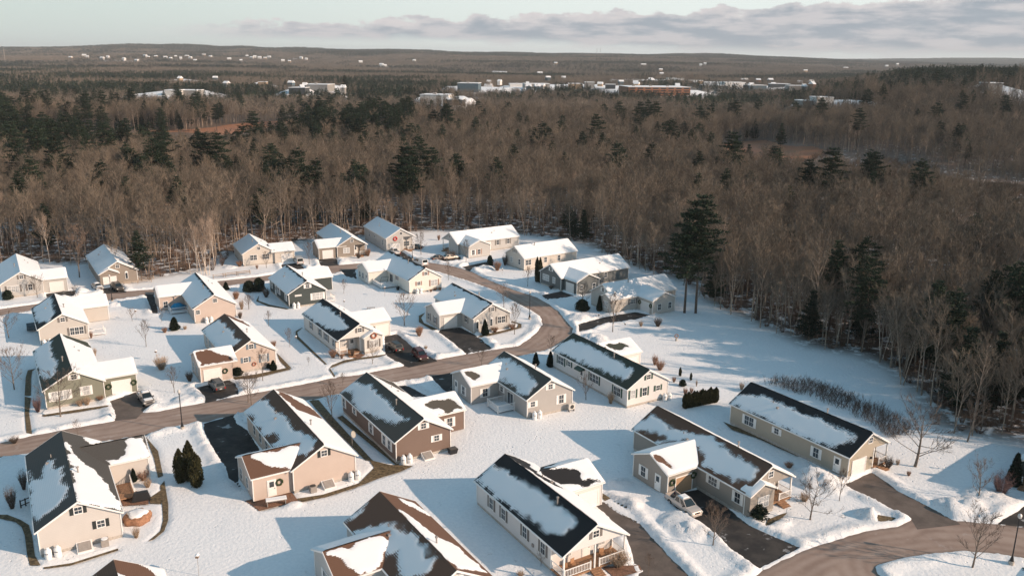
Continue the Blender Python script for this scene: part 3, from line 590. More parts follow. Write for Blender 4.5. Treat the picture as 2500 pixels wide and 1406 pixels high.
def roof(name, root, M, hw, b0, b1, he, rise, rm, snow, trim=True, soft=(1.0, .25), seed=0, ends=(1, 1), res=.28):
    """gable roof: M(a, b) maps across/along to x, y; snow(side, x, y) gives distance into the snow"""
    Vs, Fs, Sn, So, Co = [], [], [], [], []; n0 = 0; k = rise / hw; L_ = math.hypot(hw, rise)
    for side in (-1, 1):
        na_, nb_ = max(4, int(L_ / res)), max(4, int((b1 - b0) / res))
        a = np.linspace(0, 1, na_ + 1); b_ = np.linspace(b0, b1, nb_ + 1); A, B = np.meshgrid(a * hw * side, b_)
        xx, yy = M(A, B); zz = he + (hw - np.abs(A)) * k
        s_ = snow(side, A, B, xx, yy); s_ = np.broadcast_to(s_, A.shape) + (fbm(xx * .9 + seed, yy * .9, 3) - .47) * 1.3 * (np.abs(s_) < 3)
        sf = soft[0] if side < 0 else soft[1]
        edge = np.minimum.reduce([(hw - np.abs(A)) * 4 + .1, (B - b0) * 4 + .1, (b1 - B) * 4 + .1, np.ones(A.shape)])
        zz = zz + (.07 if sf > .6 else .12) * sm(s_, -.05, .28) * np.clip(edge, 0, 1) * (0.8 + .5 * fbm(xx, yy, 8))
        Vs.append(np.stack([xx.ravel(), yy.ravel(), zz.ravel()], 1)); I = np.arange(A.size).reshape(A.shape) + n0; n0 += A.size
        q = np.stack([I[:-1, :-1].ravel(), I[:-1, 1:].ravel(), I[1:, 1:].ravel(), I[1:, :-1].ravel()], 1)
        x0, y0 = M(np.array([0., hw, 0.]), np.array([b0, b0, b0 + 1])); flip = ((x0[1] - x0[0]) * (y0[2] - y0[0]) - (y0[1] - y0[0]) * (x0[2] - x0[0])) * side < 0
        Fs.append(q[:, ::-1] if flip else q)
        Sn.append(s_.ravel()); So.append(np.full(A.size, sf)); Co.append((np.abs(A) * L_ / hw).ravel())
    me = npmesh(name, np.concatenate(Vs), np.concatenate(Fs), [rm])
    attr(me, 'snow', np.concatenate(Sn)); attr(me, 'soft', np.concatenate(So)); attr(me, 'course', np.concatenate(Co))
    o = bpy.data.objects.new(name, me); col.objects.link(o); o.parent = root
    # eaves, rake boards and underside
    mb = MB(); T = .17
    def P(a, b_, dz): x, y = M(np.array([float(a)]), np.array([float(b_)])); return (float(x[0]), float(y[0]), he + (hw - abs(a)) * k + dz)
    for side in (-1, 1):
        s = side
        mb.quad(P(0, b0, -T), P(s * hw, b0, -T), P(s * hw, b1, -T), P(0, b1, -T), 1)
        mb.quad(P(s * hw, b0, -.003), P(s * hw, b1, -.003), P(s * hw, b1, -T), P(s * hw, b0, -T), 0)
        e = s * (hw + .10)
        mb.hexa([P(s * hw, b0, -.14), P(s * hw, b1, -.14), P(e, b1, -.12), P(e, b0, -.12), P(s * hw, b0, -.02), P(s * hw, b1, -.02), P(e, b1, 0.02), P(e, b0, 0.02)], 0)   # gutter
        for bb, on, o2 in ((b0, ends[0], -.05), (b1, ends[1], .05)):
            if on: mb.hexa([P(0, bb, -T - .05), P(s * (hw + .03), bb, -T - .03), P(s * (hw + .03), bb + o2, -T - .03), P(0, bb + o2, -T - .05), P(0, bb, .015), P(s * (hw + .03), bb, .0), P(s * (hw + .03), bb + o2, .0), P(0, bb + o2, .015)], 0)
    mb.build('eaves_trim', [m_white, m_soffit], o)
    return o
def walls(root, m_, foot, zt, name='wall', z0=.38):
    mb = MB(); n = len(foot)
    for i in range(n):
        (x1, y1), (x2, y2) = foot[i], foot[(i + 1) % n]
        mb.quad((x1, y1, z0), (x2, y2, z0), (x2, y2, zt), (x1, y1, zt))
    return mb
def railing(root, pts, z, h=.95):
    mb = MB()
    for (x1, y1), (x2, y2) in zip(pts, pts[1:]):
        L_ = math.hypot(x2 - x1, y2 - y1); n = max(1, int(L_ / .2))
        for zz, hh in ((z + h, .08), (z + .15, .05)): mb.bar((x1, y1, zz), (x2, y2, zz), .07, hh)
        for i in range(1, n):
            t_ = i / n; mb.box(x1 + (x2 - x1) * t_ - .022, y1 + (y2 - y1) * t_ - .022, z + .15, x1 + (x2 - x1) * t_ + .022, y1 + (y2 - y1) * t_ + .022, z + h)
    for x, y in pts: mb.box(x - .06, y - .06, z - .4, x + .06, y + .06, z + h + .12)
    return mb.build('railing', m_white, root)
def steps(root, x, y, dx, dy, z, w_=1.3, n=4):
    mb = MB(); L_ = math.hypot(dx, dy); ux, uy = dx / L_, dy / L_
    for i in range(n):
        zt = z * (n - i) / (n + 1); a, b_ = i * .3, (i + 1) * .3
        p = [(x + ux * q + (-uy) * r_, y + uy * q + ux * r_) for q, r_ in ((a, -w_ / 2), (b_, -w_ / 2), (b_, w_ / 2), (a, w_ / 2))]
        mb.hexa([(px, py, -.2 - .001 * i) for px, py in p] + [(px, py, zt) for px, py in p])
    return mb.build('steps', m_deck, root)

def house(key, x, y, th, L, wall, rf, label, wing=None, feats='', porch=None, bump=None, deck=None, he=3.3, wrise=1.6, default='full', gap=(.5, .4), xo=9.5, wsnow='full'):
    root = empty('house', (x, y, 0), R(th), label, 'house', 'single storey houses with gabled roofs')
    hs = dict(wing=wing, pd=porch[2] if porch else 2.3, bd=bump[2] if bump else 1.0); S_ = SNOW.get(key, {})
    wm = WALLS[wall]; rm = ROOFS[rf]; zt = he + .3 * K - .15; z0 = .38
    foot = [(-4.2, .25), (4.2, .25), (4.2, L - .25), (-4.2, L - .25)]
    if porch:
        p0, p1, pd = porch[:3]; f_ = []
        if p0 > -4.1: f_ += [(-4.2, .25), (p0, .25), (p0, pd)]
        else: f_ += [(-4.2, pd)]
        if p1 < 4.1: f_ += [(p1, pd), (p1, .25), (4.2, .25)]
        else: f_ += [(4.2, pd)]
        foot = f_ + [(4.2, L - .25), (-4.2, L - .25)]
    mb = walls(root, wm, foot, zt)
    zr = he + RISE - .15
    for yy in (.25, L - .25): mb.tri((-4.2, yy, zt), (4.2, yy, zt), (0, yy, zr))
    if porch:
        mb.quad((porch[0], .25, zt - .02), (porch[1], .25, zt - .02), (porch[1], porch[2], zt - .02), (porch[0], porch[2], zt - .02))
    if wing:
        s, ya, yb = wing; zt2 = he + .3 * (wrise / ((yb - ya) / 2)) - .15; xe = s * (xo - .25)
        a, b_ = (ya + .25, yb - .25); i0 = s * 4.0
        mb.quad((i0, a, z0 - .3), (xe, a, z0 - .3), (xe, a, zt2), (i0, a, zt2)); mb.quad((i0, b_, z0 - .3), (xe, b_, z0 - .3), (xe, b_, zt2), (i0, b_, zt2))
        mb.quad((xe, a, z0 - .3), (xe, b_, z0 - .3), (xe, b_, zt2), (xe, a, zt2)); mb.tri((xe, a, zt2), (xe, b_, zt2), (xe, (ya + yb) / 2, he + wrise - .15))
        if ya < 0: mb.quad((i0, a, z0 - .3), (i0, .25, z0 - .3), (i0, .25, zt2 + .6), (i0, a, zt2 + .6))
    if bump:
        p0, p1, bd = bump[:3]; mb.quad((p0, .25 - bd, z0), (p1, .25 - bd, z0), (p1, .25 - bd, he), (p0, .25 - bd, he))
        for px in (p0, p1): mb.quad((px, .25 - bd, z0), (px, .3, z0), (px, .3, he), (px, .25 - bd, he))
        mb.tri((p0, .25 - bd, he), (p1, .25 - bd, he), ((p0 + p1) / 2, .25 - bd, he + (p1 - p0) / 2 * .5 - .08))
    w_o = mb.build('wall', wm, root)
    for cx, cy in [q for q in foot if abs(q[0]) > 4.1]:
        cb = MB(); cb.box(cx - .06 if cx < 0 else cx - .05, cy - .06 if cy < L / 2 else cy - .05, z0, cx + .05 if cx < 0 else cx + .06, cy + .05 if cy < L / 2 else cy + .06, zt - .02); cb.build('corner_board', m_white, root)
    if wing:
        for cy in (wing[1] + .25, wing[2] - .25): cb = MB(); cb.box(s * (xo - .25) - .055, cy - .055, .1, s * (xo - .25) + .055, cy + .055, he - .1); cb.build('corner_board', m_white, root)
    fb = MB()
    fb.box(-4.17, (.28 if not porch or porch[0] > -4 or porch[1] < 4 else porch[2]), -.3, 4.17, L - .28, z0 + .01)
    if bump: fb.box(bump[0] + .03, .28 - bump[2], -.3, bump[1] - .03, .27, z0 + .01)
    fb.build('foundation', m_conc, root)
    # roofs
    def mainsnow(side, A, B, xx, yy):
        kk = 'L' if side < 0 else 'R'; ps = [np_ for q, np_ in S_.items() if q.rstrip('2') == kk]; ng = [np_ for q, np_ in S_.items() if q == kk + '-']
        if ps: return pmask(xx, yy, ps)
        base = np.minimum.reduce([np.abs(xx) / gap[0] * .8 - .55 + 0 * yy, (yy - gap[1]) * 1.0]) if side < 0 and default == 'full' else np.full(xx.shape, 2.0)
        if side < 0 and default == 'all': base = np.full(xx.shape, 2.0)
        base = np.clip(base, -1.5, 2.0)
        if ng: base = np.minimum(base, -pmask(xx, yy, ng))
        return base
    sd_ = sum(map(ord, key))
    ro = roof('roof', root, lambda A, B: (A, B), HW, 0.0, L, he, RISE, rm, mainsnow, seed=sd_)
    for i in range(2):
        vp = MB()
        vy = L * (.3 + .35 * i) + (sd_ % 7) * .3; vx = (1.6 if (sd_ + i) % 2 else -1.7); zz = he + (HW - abs(vx)) * K
        if i == 0: vp.lathe([(.09, -.2), (.09, .75), (.17, .76), (.17, .9), (.05, .95)], (vx * .5, vy, he + (HW - abs(vx) * .5) * K), 8)
        else: vp.lathe([(.06, -.1), (.06, .42)], (vx, vy, zz), 8)
        vp.build('vent_pipe', m_grey, ro)
    vp = MB(); vp.box(vx * 1.3 - .17, vy - 1.4, zz - .1 - .4 * abs(vx) * K, vx * 1.3 + .17, vy - 1.1, zz + .2 - .25 * abs(vx) * K)
    vp.build('roof_vent', m_grey, ro)
    if wing:
        s, ya, yb = wing; yc = (ya + yb) / 2; hw2 = (yb - ya) / 2
        def wsn(side, A, B, xx, yy):
            kk = 'WF' if side < 0 else 'WB'; ps = S_.get(kk); ng = S_.get(kk + '-')
            if ps: return pmask(xx, yy, [ps])
            base = np.full(xx.shape, 2.0)
            if ng: base = np.minimum(base, -pmask(xx, yy, [ng]))
            return base
        roof('wing_roof', root, lambda A, B: (s * B, yc + A), hw2, (1.55 if ya > -.1 else 3.0), xo, he, wrise, rm, wsn, soft=(.25, .25), seed=sd_ + 5, ends=(0, 1))
    if bump:
        p0, p1, bd = bump[:3]; bc = (p0 + p1) / 2; bh = (p1 - p0) / 2 + .25
        roof('entry_roof', root, lambda A, B: (bc + A, B), bh, -bd, 1.2, he - .02, bh * .5, rm, lambda *a: np.full(a[1].shape, 2.0), soft=(.4, .25), ends=(1, 0))
    if porch:
        p0, p1, pd = porch[:3]; x0_, x1_ = max(p0, -4.2) + .1, min(p1, 4.2) - .1
        db = MB(); db.box(max(p0, -4.25), .12, .25, min(p1, 4.25), pd - .003, .42); po = db.build('porch_floor', m_deck, root)
        railing(po, [(x0_, pd - .1), (x0_, .2), ((x0_ + x1_) / 2 - .6, .2)] if len(porch) < 4 or porch[3] == 'l' else [(x1_, pd - .1), (x1_, .2), ((x0_ + x1_) / 2 - .2, .2)], .42)
        if abs(x1_ - x0_) > 5: railing(po, [(x1_, pd - .1), (x1_, .2), ((x0_ + x1_) / 2 + .6, .2)], .42)
        nP = 3 if abs(x1_ - x0_) > 5 else 2
        for i in range(nP): px = x0_ + (x1_ - x0_) * i / (nP - 1); pb = MB(); pb.box(px - .08, .22, .4, px + .08, .38, zt - .02); pb.build('porch_post', m_white, po)
        steps(po, (x0_ + x1_) / 2, .12, 0, -1, .42)
    if deck:
        d0, e0, d1, e1 = deck[:4]; db = MB(); db.box(d0, e0, .28, d1, e1, .45)
        for px in (d0 + .1, d1 - .1):
            for py in (e0 + .1, e1 - .1): db.box(px - .06, py - .06, -.2, px + .06, py + .06, .28)
        do = db.build('deck', m_snowp if len(deck) < 6 else m_deck, root); pr = deck[4]
        railing(do, [((d0 if q[0] == '0' else d1), (e0 if q[1] == '0' else e1)) for q in pr.split()], .45)
    for ft in feats.split(';'):
        if not ft.strip(): continue
        a = ft.split(); face, u, z, ty = a[0], float(a[1]), float(a[2]), a[3]; sh_ = a[4] if len(a) > 4 else None
        if ty in WTYPE: window(root, hs, face, u, z, ty, sh_)
        elif ty == 'd': door(root, hs, face, u, z)
        elif ty == 'sl': slider(root, hs, face, u, z)
        elif ty == 'g': garage(root, hs, face, u, z, sh_)
        elif ty == 'o': wreath('wreath', root, hs, face, u, z, .38, m_green)
        elif ty == 'oR': wreath('wreath', root, hs, face, u, z, .5, m_red)
        elif ty == 'oB': wreath('wreath', root, hs, face, u, z, .5 if z > 2 else .3, m_wbrown)
        elif ty == 'lamp': q = MB(); put(face, hs, u, z, .16, .3, .2, q); q.build('wall_lamp', m_black, root)
        elif ty == 'hatch':
            q = MB(); o_, d_, n_ = face_frame(face, hs)
            def PP(a_, b_, c_): return (o_[0] + d_[0] * a_ + n_[0] * c_, o_[1] + d_[1] * a_ + n_[1] * c_, b_)
            q.hexa([PP(u - .8, -.15, .003), PP(u + .8, -.15, .003), PP(u + .8, -.15, 1.35), PP(u - .8, -.15, 1.35), PP(u - .8, .75, .003), PP(u + .8, .75, .003), PP(u + .8, .1, 1.35), PP(u - .8, .1, 1.35)])
            ho = q.build('cellar_hatch', m_white, root); q = MB()
            q.hexa([PP(u - .66, .70, .15), PP(u + .66, .70, .15), PP(u + .66, .2, 1.25), PP(u - .66, .2, 1.25), PP(u - .66, .76, .15), PP(u + .66, .76, .15), PP(u + .66, .24, 1.25), PP(u - .66, .24, 1.25)]); q.build('hatch_door', m_grey, ho)
        elif ty == 'sign':   # white hanging board with raised dark letters, unreadable at this size in the photograph
            q = MB(); put(face, hs, u, z, 1.5, .36, .07, q); so_ = q.build('name_board', m_white, root); q = MB()
            for i in range(8): put(face, hs, u - .56 + i * .16, z, .07, .14, .085, q)
            q.build('lettering', m_grey, so_)
        elif ty == 'arch':
            q = MB(); put(face, hs, u, z - .15, .7, 1.6, .07, q); o_, d_, n_ = face_frame(face, hs)
            q.ngon([(o_[0] + d_[0] * (u + .35 * math.cos(t_)) + n_[0] * .07, o_[1] + d_[1] * (u + .35 * math.cos(t_)) + n_[1] * .07, z + .65 + .35 * math.sin(t_)) for t_ in np.linspace(0, math.pi, 9)])
            wo = q.build('window', m_white, root); q = MB(); put(face, hs, u, z - .15, .5, 1.4, .09, q); q.build('pane', m_glass, wo)
        elif ty == 'awning':
            q = MB(); o_, d_, n_ = face_frame(face, hs)
            def PP(a_, b_, c_): return (o_[0] + d_[0] * a_ + n_[0] * c_, o_[1] + d_[1] * a_ + n_[1] * c_, b_)
            q.hexa([PP(u - .9, z - .3, .003), PP(u + .9, z - .3, .003), PP(u + .9, z - .35, 1.1), PP(u - .9, z - .35, 1.1), PP(u - .9, z + .25, .003), PP(u + .9, z + .25, .003), PP(u + .9, z - .15, 1.1), PP(u - .9, z - .15, 1.1)]); q.build('awning', SH['n'], root)
        elif ty == 'box': q = MB(); put(face, hs, u, z, .35, .35, .15, q); q.build('meter_box', m_grey, root)
    return root
HOUSES = [
 dict(key='h1', x=-48.4, y=85.6, th=31.3, L=21.7, wall='putty', rf='grey', wing=(1, 13.4, 20.7), label='putty coloured house with black shutters and a mostly bare grey roof, lower left corner',
   feats='f 0 4.7 a k;f 2.1 2.4 s k;f .15 0 hatch;wf 8.9 1.3 box', deck=(4.3, 9.0, 6.8, 13.2, '10 11', 1)),
 dict(key='h2', x=-28.8, y=57.4, th=31.5, L=20, wall='putty', rf='brown', label='brown roofed house cut off by the bottom edge, nearest the lower left', feats='f 0 4.7 a w', default='full'),
 dict(key='h3', x=-5.1, y=73.2, th=32.6, L=18.4, wall='pale', rf='brown', wing=(-1, 7.8, 15.1), label='brown shingle roofed house cut off by the bottom edge beside the porch house', feats='we 11.4 1.6 D w;wf -7 1.6 w w;f 0 4.7 a w'),
 dict(key='h4', x=9.5, y=82.0, th=31.2, L=19.6, wall='white', rf='charcoal', wing=(1, 11.1, 18.4), label='white house with a railed front porch full of furniture, bottom centre', porch=(-4.3, 4.3, 2.6), feats='f 0 4.6 a g;l 15.7 1.9 w g;l 12.8 1.9 w g;l 8 2.0 w g;l 4.2 2.0 w g;p -2 1.9 w;p 0.5 1.6 d;p 2.6 1.9 w;wf 7.2 1.3 g;l 6.2 1.3 box'),
 dict(key='h5', x=-24.0, y=100.7, th=32.0, L=22.0, wall='tan', rf='brown', wing=(-1, .4, 7.7), label='tan house with a brown garage roof, white back door and small brick patio', feats='f 0 4.6 a k;f .2 0 hatch;wf -6.9 1.35 d;wf -5.9 1.9 o;we 6.1 1.5 w;we 3.2 1.5 w;l 12 1.8 w;l 15 1.8 w;l 18 1.8 w'),
 dict(key='h6', x=-12.0, y=109.2, th=31.8, L=20.8, wall='brown', rf='weathered', wing=(1, 5.2, 12.5), label='chocolate brown house with white shutters and twin tanks at its corner', feats='f 0 4.7 a w;f 2 2.4 s w;f .3 0 hatch;l 20 1.9 w w;l 15.6 2.1 s w;l 9.1 1.8 w w;l 4.3 1.9 w w;l 2.5 1.9 w w;wf 6.8 1.7 w w'),
 dict(key='h7', x=6.3, y=124.6, th=30.4, L=15.0, wall='grey', rf='weathered', wing=(-1, 9.1, 16.2), label='taupe grey house with a white railed back deck and white shutters', feats='f 0 4.6 a w;f -3.2 2.3 s w;f 2.1 2.1 w w;l 8.2 2.2 s w;l 5.4 1.55 sl;wf -6.7 1.7 w w;we 14.6 1.35 d;we 12 1.6 w w', deck=(-7.3, 4.0, -4.2, 7.4, '10 00 01 11')),
 dict(key='h8', x=22.4, y=129.3, th=31.0, L=21.8, wall='white', rf='green', wing=(1, 13.3, 20.6), label='long white house with green shutters and a small green door awning', feats='f 0 4.6 a n;f -3.1 2.2 w n;f -.7 2.2 w n;f 2.1 2.3 s n;l 19.2 2.1 D n;l 16.6 2.3 s n;l 12.8 1.35 d;l 12.8 2.9 awning;l 9.2 2.1 Q n;l 2.9 2.0 D n;wf 7.2 1.3 g'),
 dict(key='h9', x=32.5, y=96.1, th=31.6, L=21.7, wall='taupe', rf='brown', wing=(-1, 8.3, 15.6), label='khaki house with a tan garage door beside the parked silver pickup', porch=(.2, 4.3, 2.4, 'r'), bump=(-4.2, .0, .9), feats='f .1 4.6 a;b -1.9 1.8 D;l 5.7 2.3 t w;l 1.4 2.0 w w;wf -6.5 1 g t;wf -8.5 2.0 o;wf -4.9 2.1 o;we 13.3 1.6 w w;we 10.4 1.35 d;p 1.2 1.5 d;p 3 1.9 w'),
 dict(key='h10', x=49.0, y=106.1, th=32.5, L=21.7, wall='sand', rf='charcoal', label='long olive sided house with a sunlit sand front and white garage door, right of centre', porch=(1.0, 4.3, 2.0, 'r'), feats='l 17.7 1.8 D w;l 12.5 2.2 s w;l 5.5 1.7 w w;l 2.0 1.4 d;f -2.0 1 g;f 0 4.7 a;p 2.6 1.9 w;f .5 2.0 lamp'),
 dict(key='h11', x=-28.4, y=152.1, th=32.3, L=20.0, wall='ivory', rf='charcoal', wing=(1, 7.0, 14.3), label='ivory house with a brown straw wreath over its double front window', porch=(-4.3, .1, 2.2, 'l'), bump=(.5, 4.2, .9), feats='f 0 4.6 a g;b 2.4 1.8 D g;b 2.4 3.4 oB;l 15.5 2.0 w g;l 10.5 2.0 w g;l 6.9 2.0 D g;l 2.8 2.0 w g;wf 7.6 1 g;wf 5.6 2 o;p -2.6 1.9 w;p -.9 1.5 d'),
 dict(key='h12', x=-45.8, y=142.1, th=32.0, L=18.5, wall='tan', rf='brown', wing=(-1, -2.0, 5.3), label='tan house with pale blue shutters and bare brown garage roof', feats='f 0 4.6 a b;f -1.1 2.3 s b;f 2.1 2.1 w b;f .3 1.3 oB;wf -7.3 1 g;wf -5.2 1.7 o;we 3.6 1.6 w;we .9 1.6 w;l 16 1.9 w;l 13.5 1.9 w'),
 dict(key='h13', x=-69.3, y=126.3, th=32.0, L=21.7, wall='sage', rf='green', wing=(1, 1.1, 8.4), label='sage green house with wreaths either side of its white garage door', feats='f .1 4.7 a w;f 1.6 2.1 w w;f -2.1 2.0 Q w;wf 6.9 1 g;wf 5.0 1.7 o;wf 8.8 1.7 o'),
 dict(key='h14', x=-86.5, y=156.6, th=32.0, L=16.7, wall='pebble', rf='dark', wing=(1, 11.5, 18.6), label='pale grey house with a triple front window and small white railing', feats='f 0 4.6 a g;f 2.2 2.0 Q g', deck=(4.3, 1.5, 7.3, 4.6, '00 10 11')),
 dict(key='h15', x=-62.2, y=171.3, th=30.0, L=21.2, wall='tan', rf='charcoal', wing=(-1, 12.7, 20.0), label='tan house with a bright blue tarp on its back deck', feats='f .1 4.5 a;f -3.5 2.4 s;l 8 2.0 w;wf -8 1.4 w', deck=(-7.6, 9.2, -4.2, 12.8, '10 00 01')),
 dict(key='h16', x=-45.6, y=183.2, th=29.9, L=16.8, wall='slate', rf='dark', wing=(1, 11.0, 18.2), label='dark slate green house with white trim and a long white name board', feats='f .1 4.6 a w;f 2.3 2.0 Q w;f -2.1 2.7 sign;l 15 1.9 w w;l 8.8 2.0 D w;l 2.7 1.9 w w;l 11.5 1.5 d', deck=(4.3, .8, 6.4, 4.0, '00 10 11')),
 dict(key='h17', x=-20.5, y=196.1, th=32.0, L=21.3, wall='cream', rf='dark', wing=(-1, 12.6, 19.8), label='cream house with mauve shutters and a wide white railed deck', feats='f .1 4.5 a r;f -1.8 2.3 s r;f 2.3 2.0 D r;l 10.6 1.6 sl;l 7.4 2.4 s r;we 18.4 1.6 w;we 16.4 1.6 w;we 14.2 1.4 d', deck=(-8.2, 7.6, -4.2, 12.7, '10 00 01')),
 dict(key='h18', x=-3.9, y=166.6, th=30.4, L=18.6, wall='pale', rf='charcoal', wing=(-1, 5.4, 12.6), label='light grey house with an arched entry inside the road bend', feats='f .1 4.6 a g;f 2.2 2.1 D g;f -3.4 1.9 arch;f -.2 2.0 arch;f -1.8 1.5 d;l 3.6 2.3 w g;wf -6.8 1 g;we 11 1.6 w g;we 7.8 1.6 w g'),
 dict(key='h19', x=-67.5, y=221.5, th=27.0, L=14.1, wall='beige', rf='grey', wing=(1, -.5, 6.8), label='beige house at the wood edge with a white van by its garage', default='all', feats='f 0 4.5 a;f -1.5 2.1 D;f 1.7 2.1 D;wf 7.2 1 g'),
 dict(key='h20', x=-44.6, y=231.8, th=27.0, L=21.8, wall='stone', rf='grey', wing=(-1, .3, 7.6), label='stone fronted house with a low garage on its left at the wood edge', default='all', porch=(.6, 4.3, 1.8, 'r'), feats='f 0 4.6 a;f -1.6 2.0 D;wf -6.8 1 g;p 1.4 1.5 d'),
 dict(key='h21', x=-32.0, y=239.2, th=27.2, L=20.9, wall='pale', rf='grey', he=4.2, label='tall grey house with a big red wreath high on its gable', default='all', porch=(.6, 4.3, 2.0, 'r'), feats='f .2 5.3 a;f -1.6 3.9 oR;f -1.7 1 g;p 2.4 1.8 D;l 16 2.6 w;l 11 2.7 s;l 3.5 2.4 w'),
 dict(key='h22', x=-18.1, y=238.9, th=-56.0, L=21.5, wall='pale', rf='grey', wing=(1, .7, 8.2), label='pale grey house farthest up the curved road with the silver car in front', default='all', porch=(-4.3, -.5, 2.5, 'l'), feats='f 0 4.6 a;we 2.4 1.5 w w;we 4.3 1.5 w r;r 13.8 2.2 w g;r 10.8 1.5 d;r 17.5 2.2 w g'),
 dict(key='h23', x=.5, y=221.3, th=-54.5, L=18.3, wall='beige', rf='grey', label='beige house without a wing between two bushes on the outer road side', default='all', feats='f -.2 4.6 a g;f -1.6 2.0 w;f 2.1 2.0 w;r 1.6 2.1 D;r 7.3 2.1 w;r 11.9 2.1 w'),
 dict(key='h24', x=9.2, y=201.4, th=-56.0, L=21.9, wall='bluegrey', rf='grey', wing=(1, .9, 8.1), label='blue grey house with tall twin dark cypresses at its front corner', default='all', feats='f .1 4.6 a w;f -1.9 2.1 T;f 1.4 2.1 w;wf 6.6 1 g;we 2.5 1.6 w;we 6.3 1.6 w;r 11.1 2.2 s;r 14.1 2.2 w'),
 dict(key='h25', x=20.1, y=183.2, th=-58.1, L=18.3, wall='pebble', rf='grey', wing=(1, 6.6, 13.6), label='stone grey house last before the open snowy field', default='all', bump=(.4, 4.2, .9), feats='f 0 4.5 a w;b 2.2 1.8 D;wf 6.8 1 g;wf 5 2.0 o;wf 8.7 2.0 o;we 8.8 1.6 w;we 11.8 1.6 w;r 5.4 2.1 t g'),
 dict(key='h26', x=-112.4, y=188.5, th=31.8, L=21.4, wall='pale', rf='grey', wing=(1, .5, 7.8), label='light grey house cut off by the left edge with snow on its whole roof', default='all', feats='f .1 4.6 a g;f -1.8 2.0 Q g;f 1.6 2.0 w g;wf 7.0 1 g'),
 dict(key='h27', x=-95.3, y=199.7, th=32.5, L=22.4, wall='stone', rf='grey', label='brown sided house with a wooden ramp beside its arched window', default='all', bump=(-4.2, -.1, .9), feats='f 0 4.6 a;b -2.1 1 g;f 1.8 2.2 arch'),
]
for h in HOUSES: house(**h)
# porch-end house at the right edge and its roof corner, both mostly outside the frame
x_, y_ = g(2556, 1212)
house('h28', x_, y_, -50, 16, 'slate', 'grey', 'dark house with a railed porch cut off by the right edge', porch=(-4.3, -1, 2.2, 'l'), feats='f 0 4.6 a w', default='all')
x_, y_ = g(2497, 1384, 5.87)
house('h29', x_ + 12 * math.sin(R(33)), y_ - 12 * math.cos(R(33)), 33, 12, 'putty', 'green', 'dark roof corner poking in at the bottom right corner', feats='', default='full')

# ------------------------------------------------------------------ trees
m_bark = mat('bark_grey_brown', (.28, .23, .19), var=.35, scale=1.5, objvar=.3)
m_twig = mat('twigs_brown', (.172, .149, .124), rough=.9, spec=.1, objvar=.42)
m_birch = mat('bark_birch', (.62, .52, .44), var=.25, scale=3)
m_btwig = mat('twigs_pale', (.36, .27, .21), rough=.9, spec=.1)
m_pbark = mat('bark_pine', (.10, .075, .06), var=.3)
m_needle = mat('needles_pine', (.024, .042, .027), rough=.8, spec=.15, objvar=.35)
m_needle2 = mat('needles_cedar', (.050, .048, .022), rough=.8, spec=.15, var=.4, scale=3)
m_needle3 = mat('needles_dark', (.018, .028, .018), rough=.8, spec=.15, var=.4, scale=3)
def rvec(r_, s=1): return Vector((r_.uniform(-s, s), r_.uniform(-s, s), r_.uniform(-s, s)))
def ribbon(mb, p, q, w_, r_):
    d_ = (q - p); u = d_.cross(rvec(r_)); 
    if u.length < 1e-4: u = Vector((1, 0, 0))
    u.normalize(); u *= w_ / 2
    mb.tri(tuple(p - u), tuple(p + u), tuple(q))
def limb(mb, p, d_, L_, r0, r1, r_, seg=3, n=4, wob=.12, up=.05):
    pts = [p]; rad = [r0]; cur = p.copy(); dd_ = d_.normalized()
    for i in range(seg):
        dd_ = (dd_ + rvec(r_, wob) + Vector((0, 0, up))).normalized(); cur = cur + dd_ * (L_ / seg); pts.append(cur.copy()); rad.append(r0 + (r1 - r0) * (i + 1) / seg)
    mb.tube(pts, rad, n, cap=False); return pts
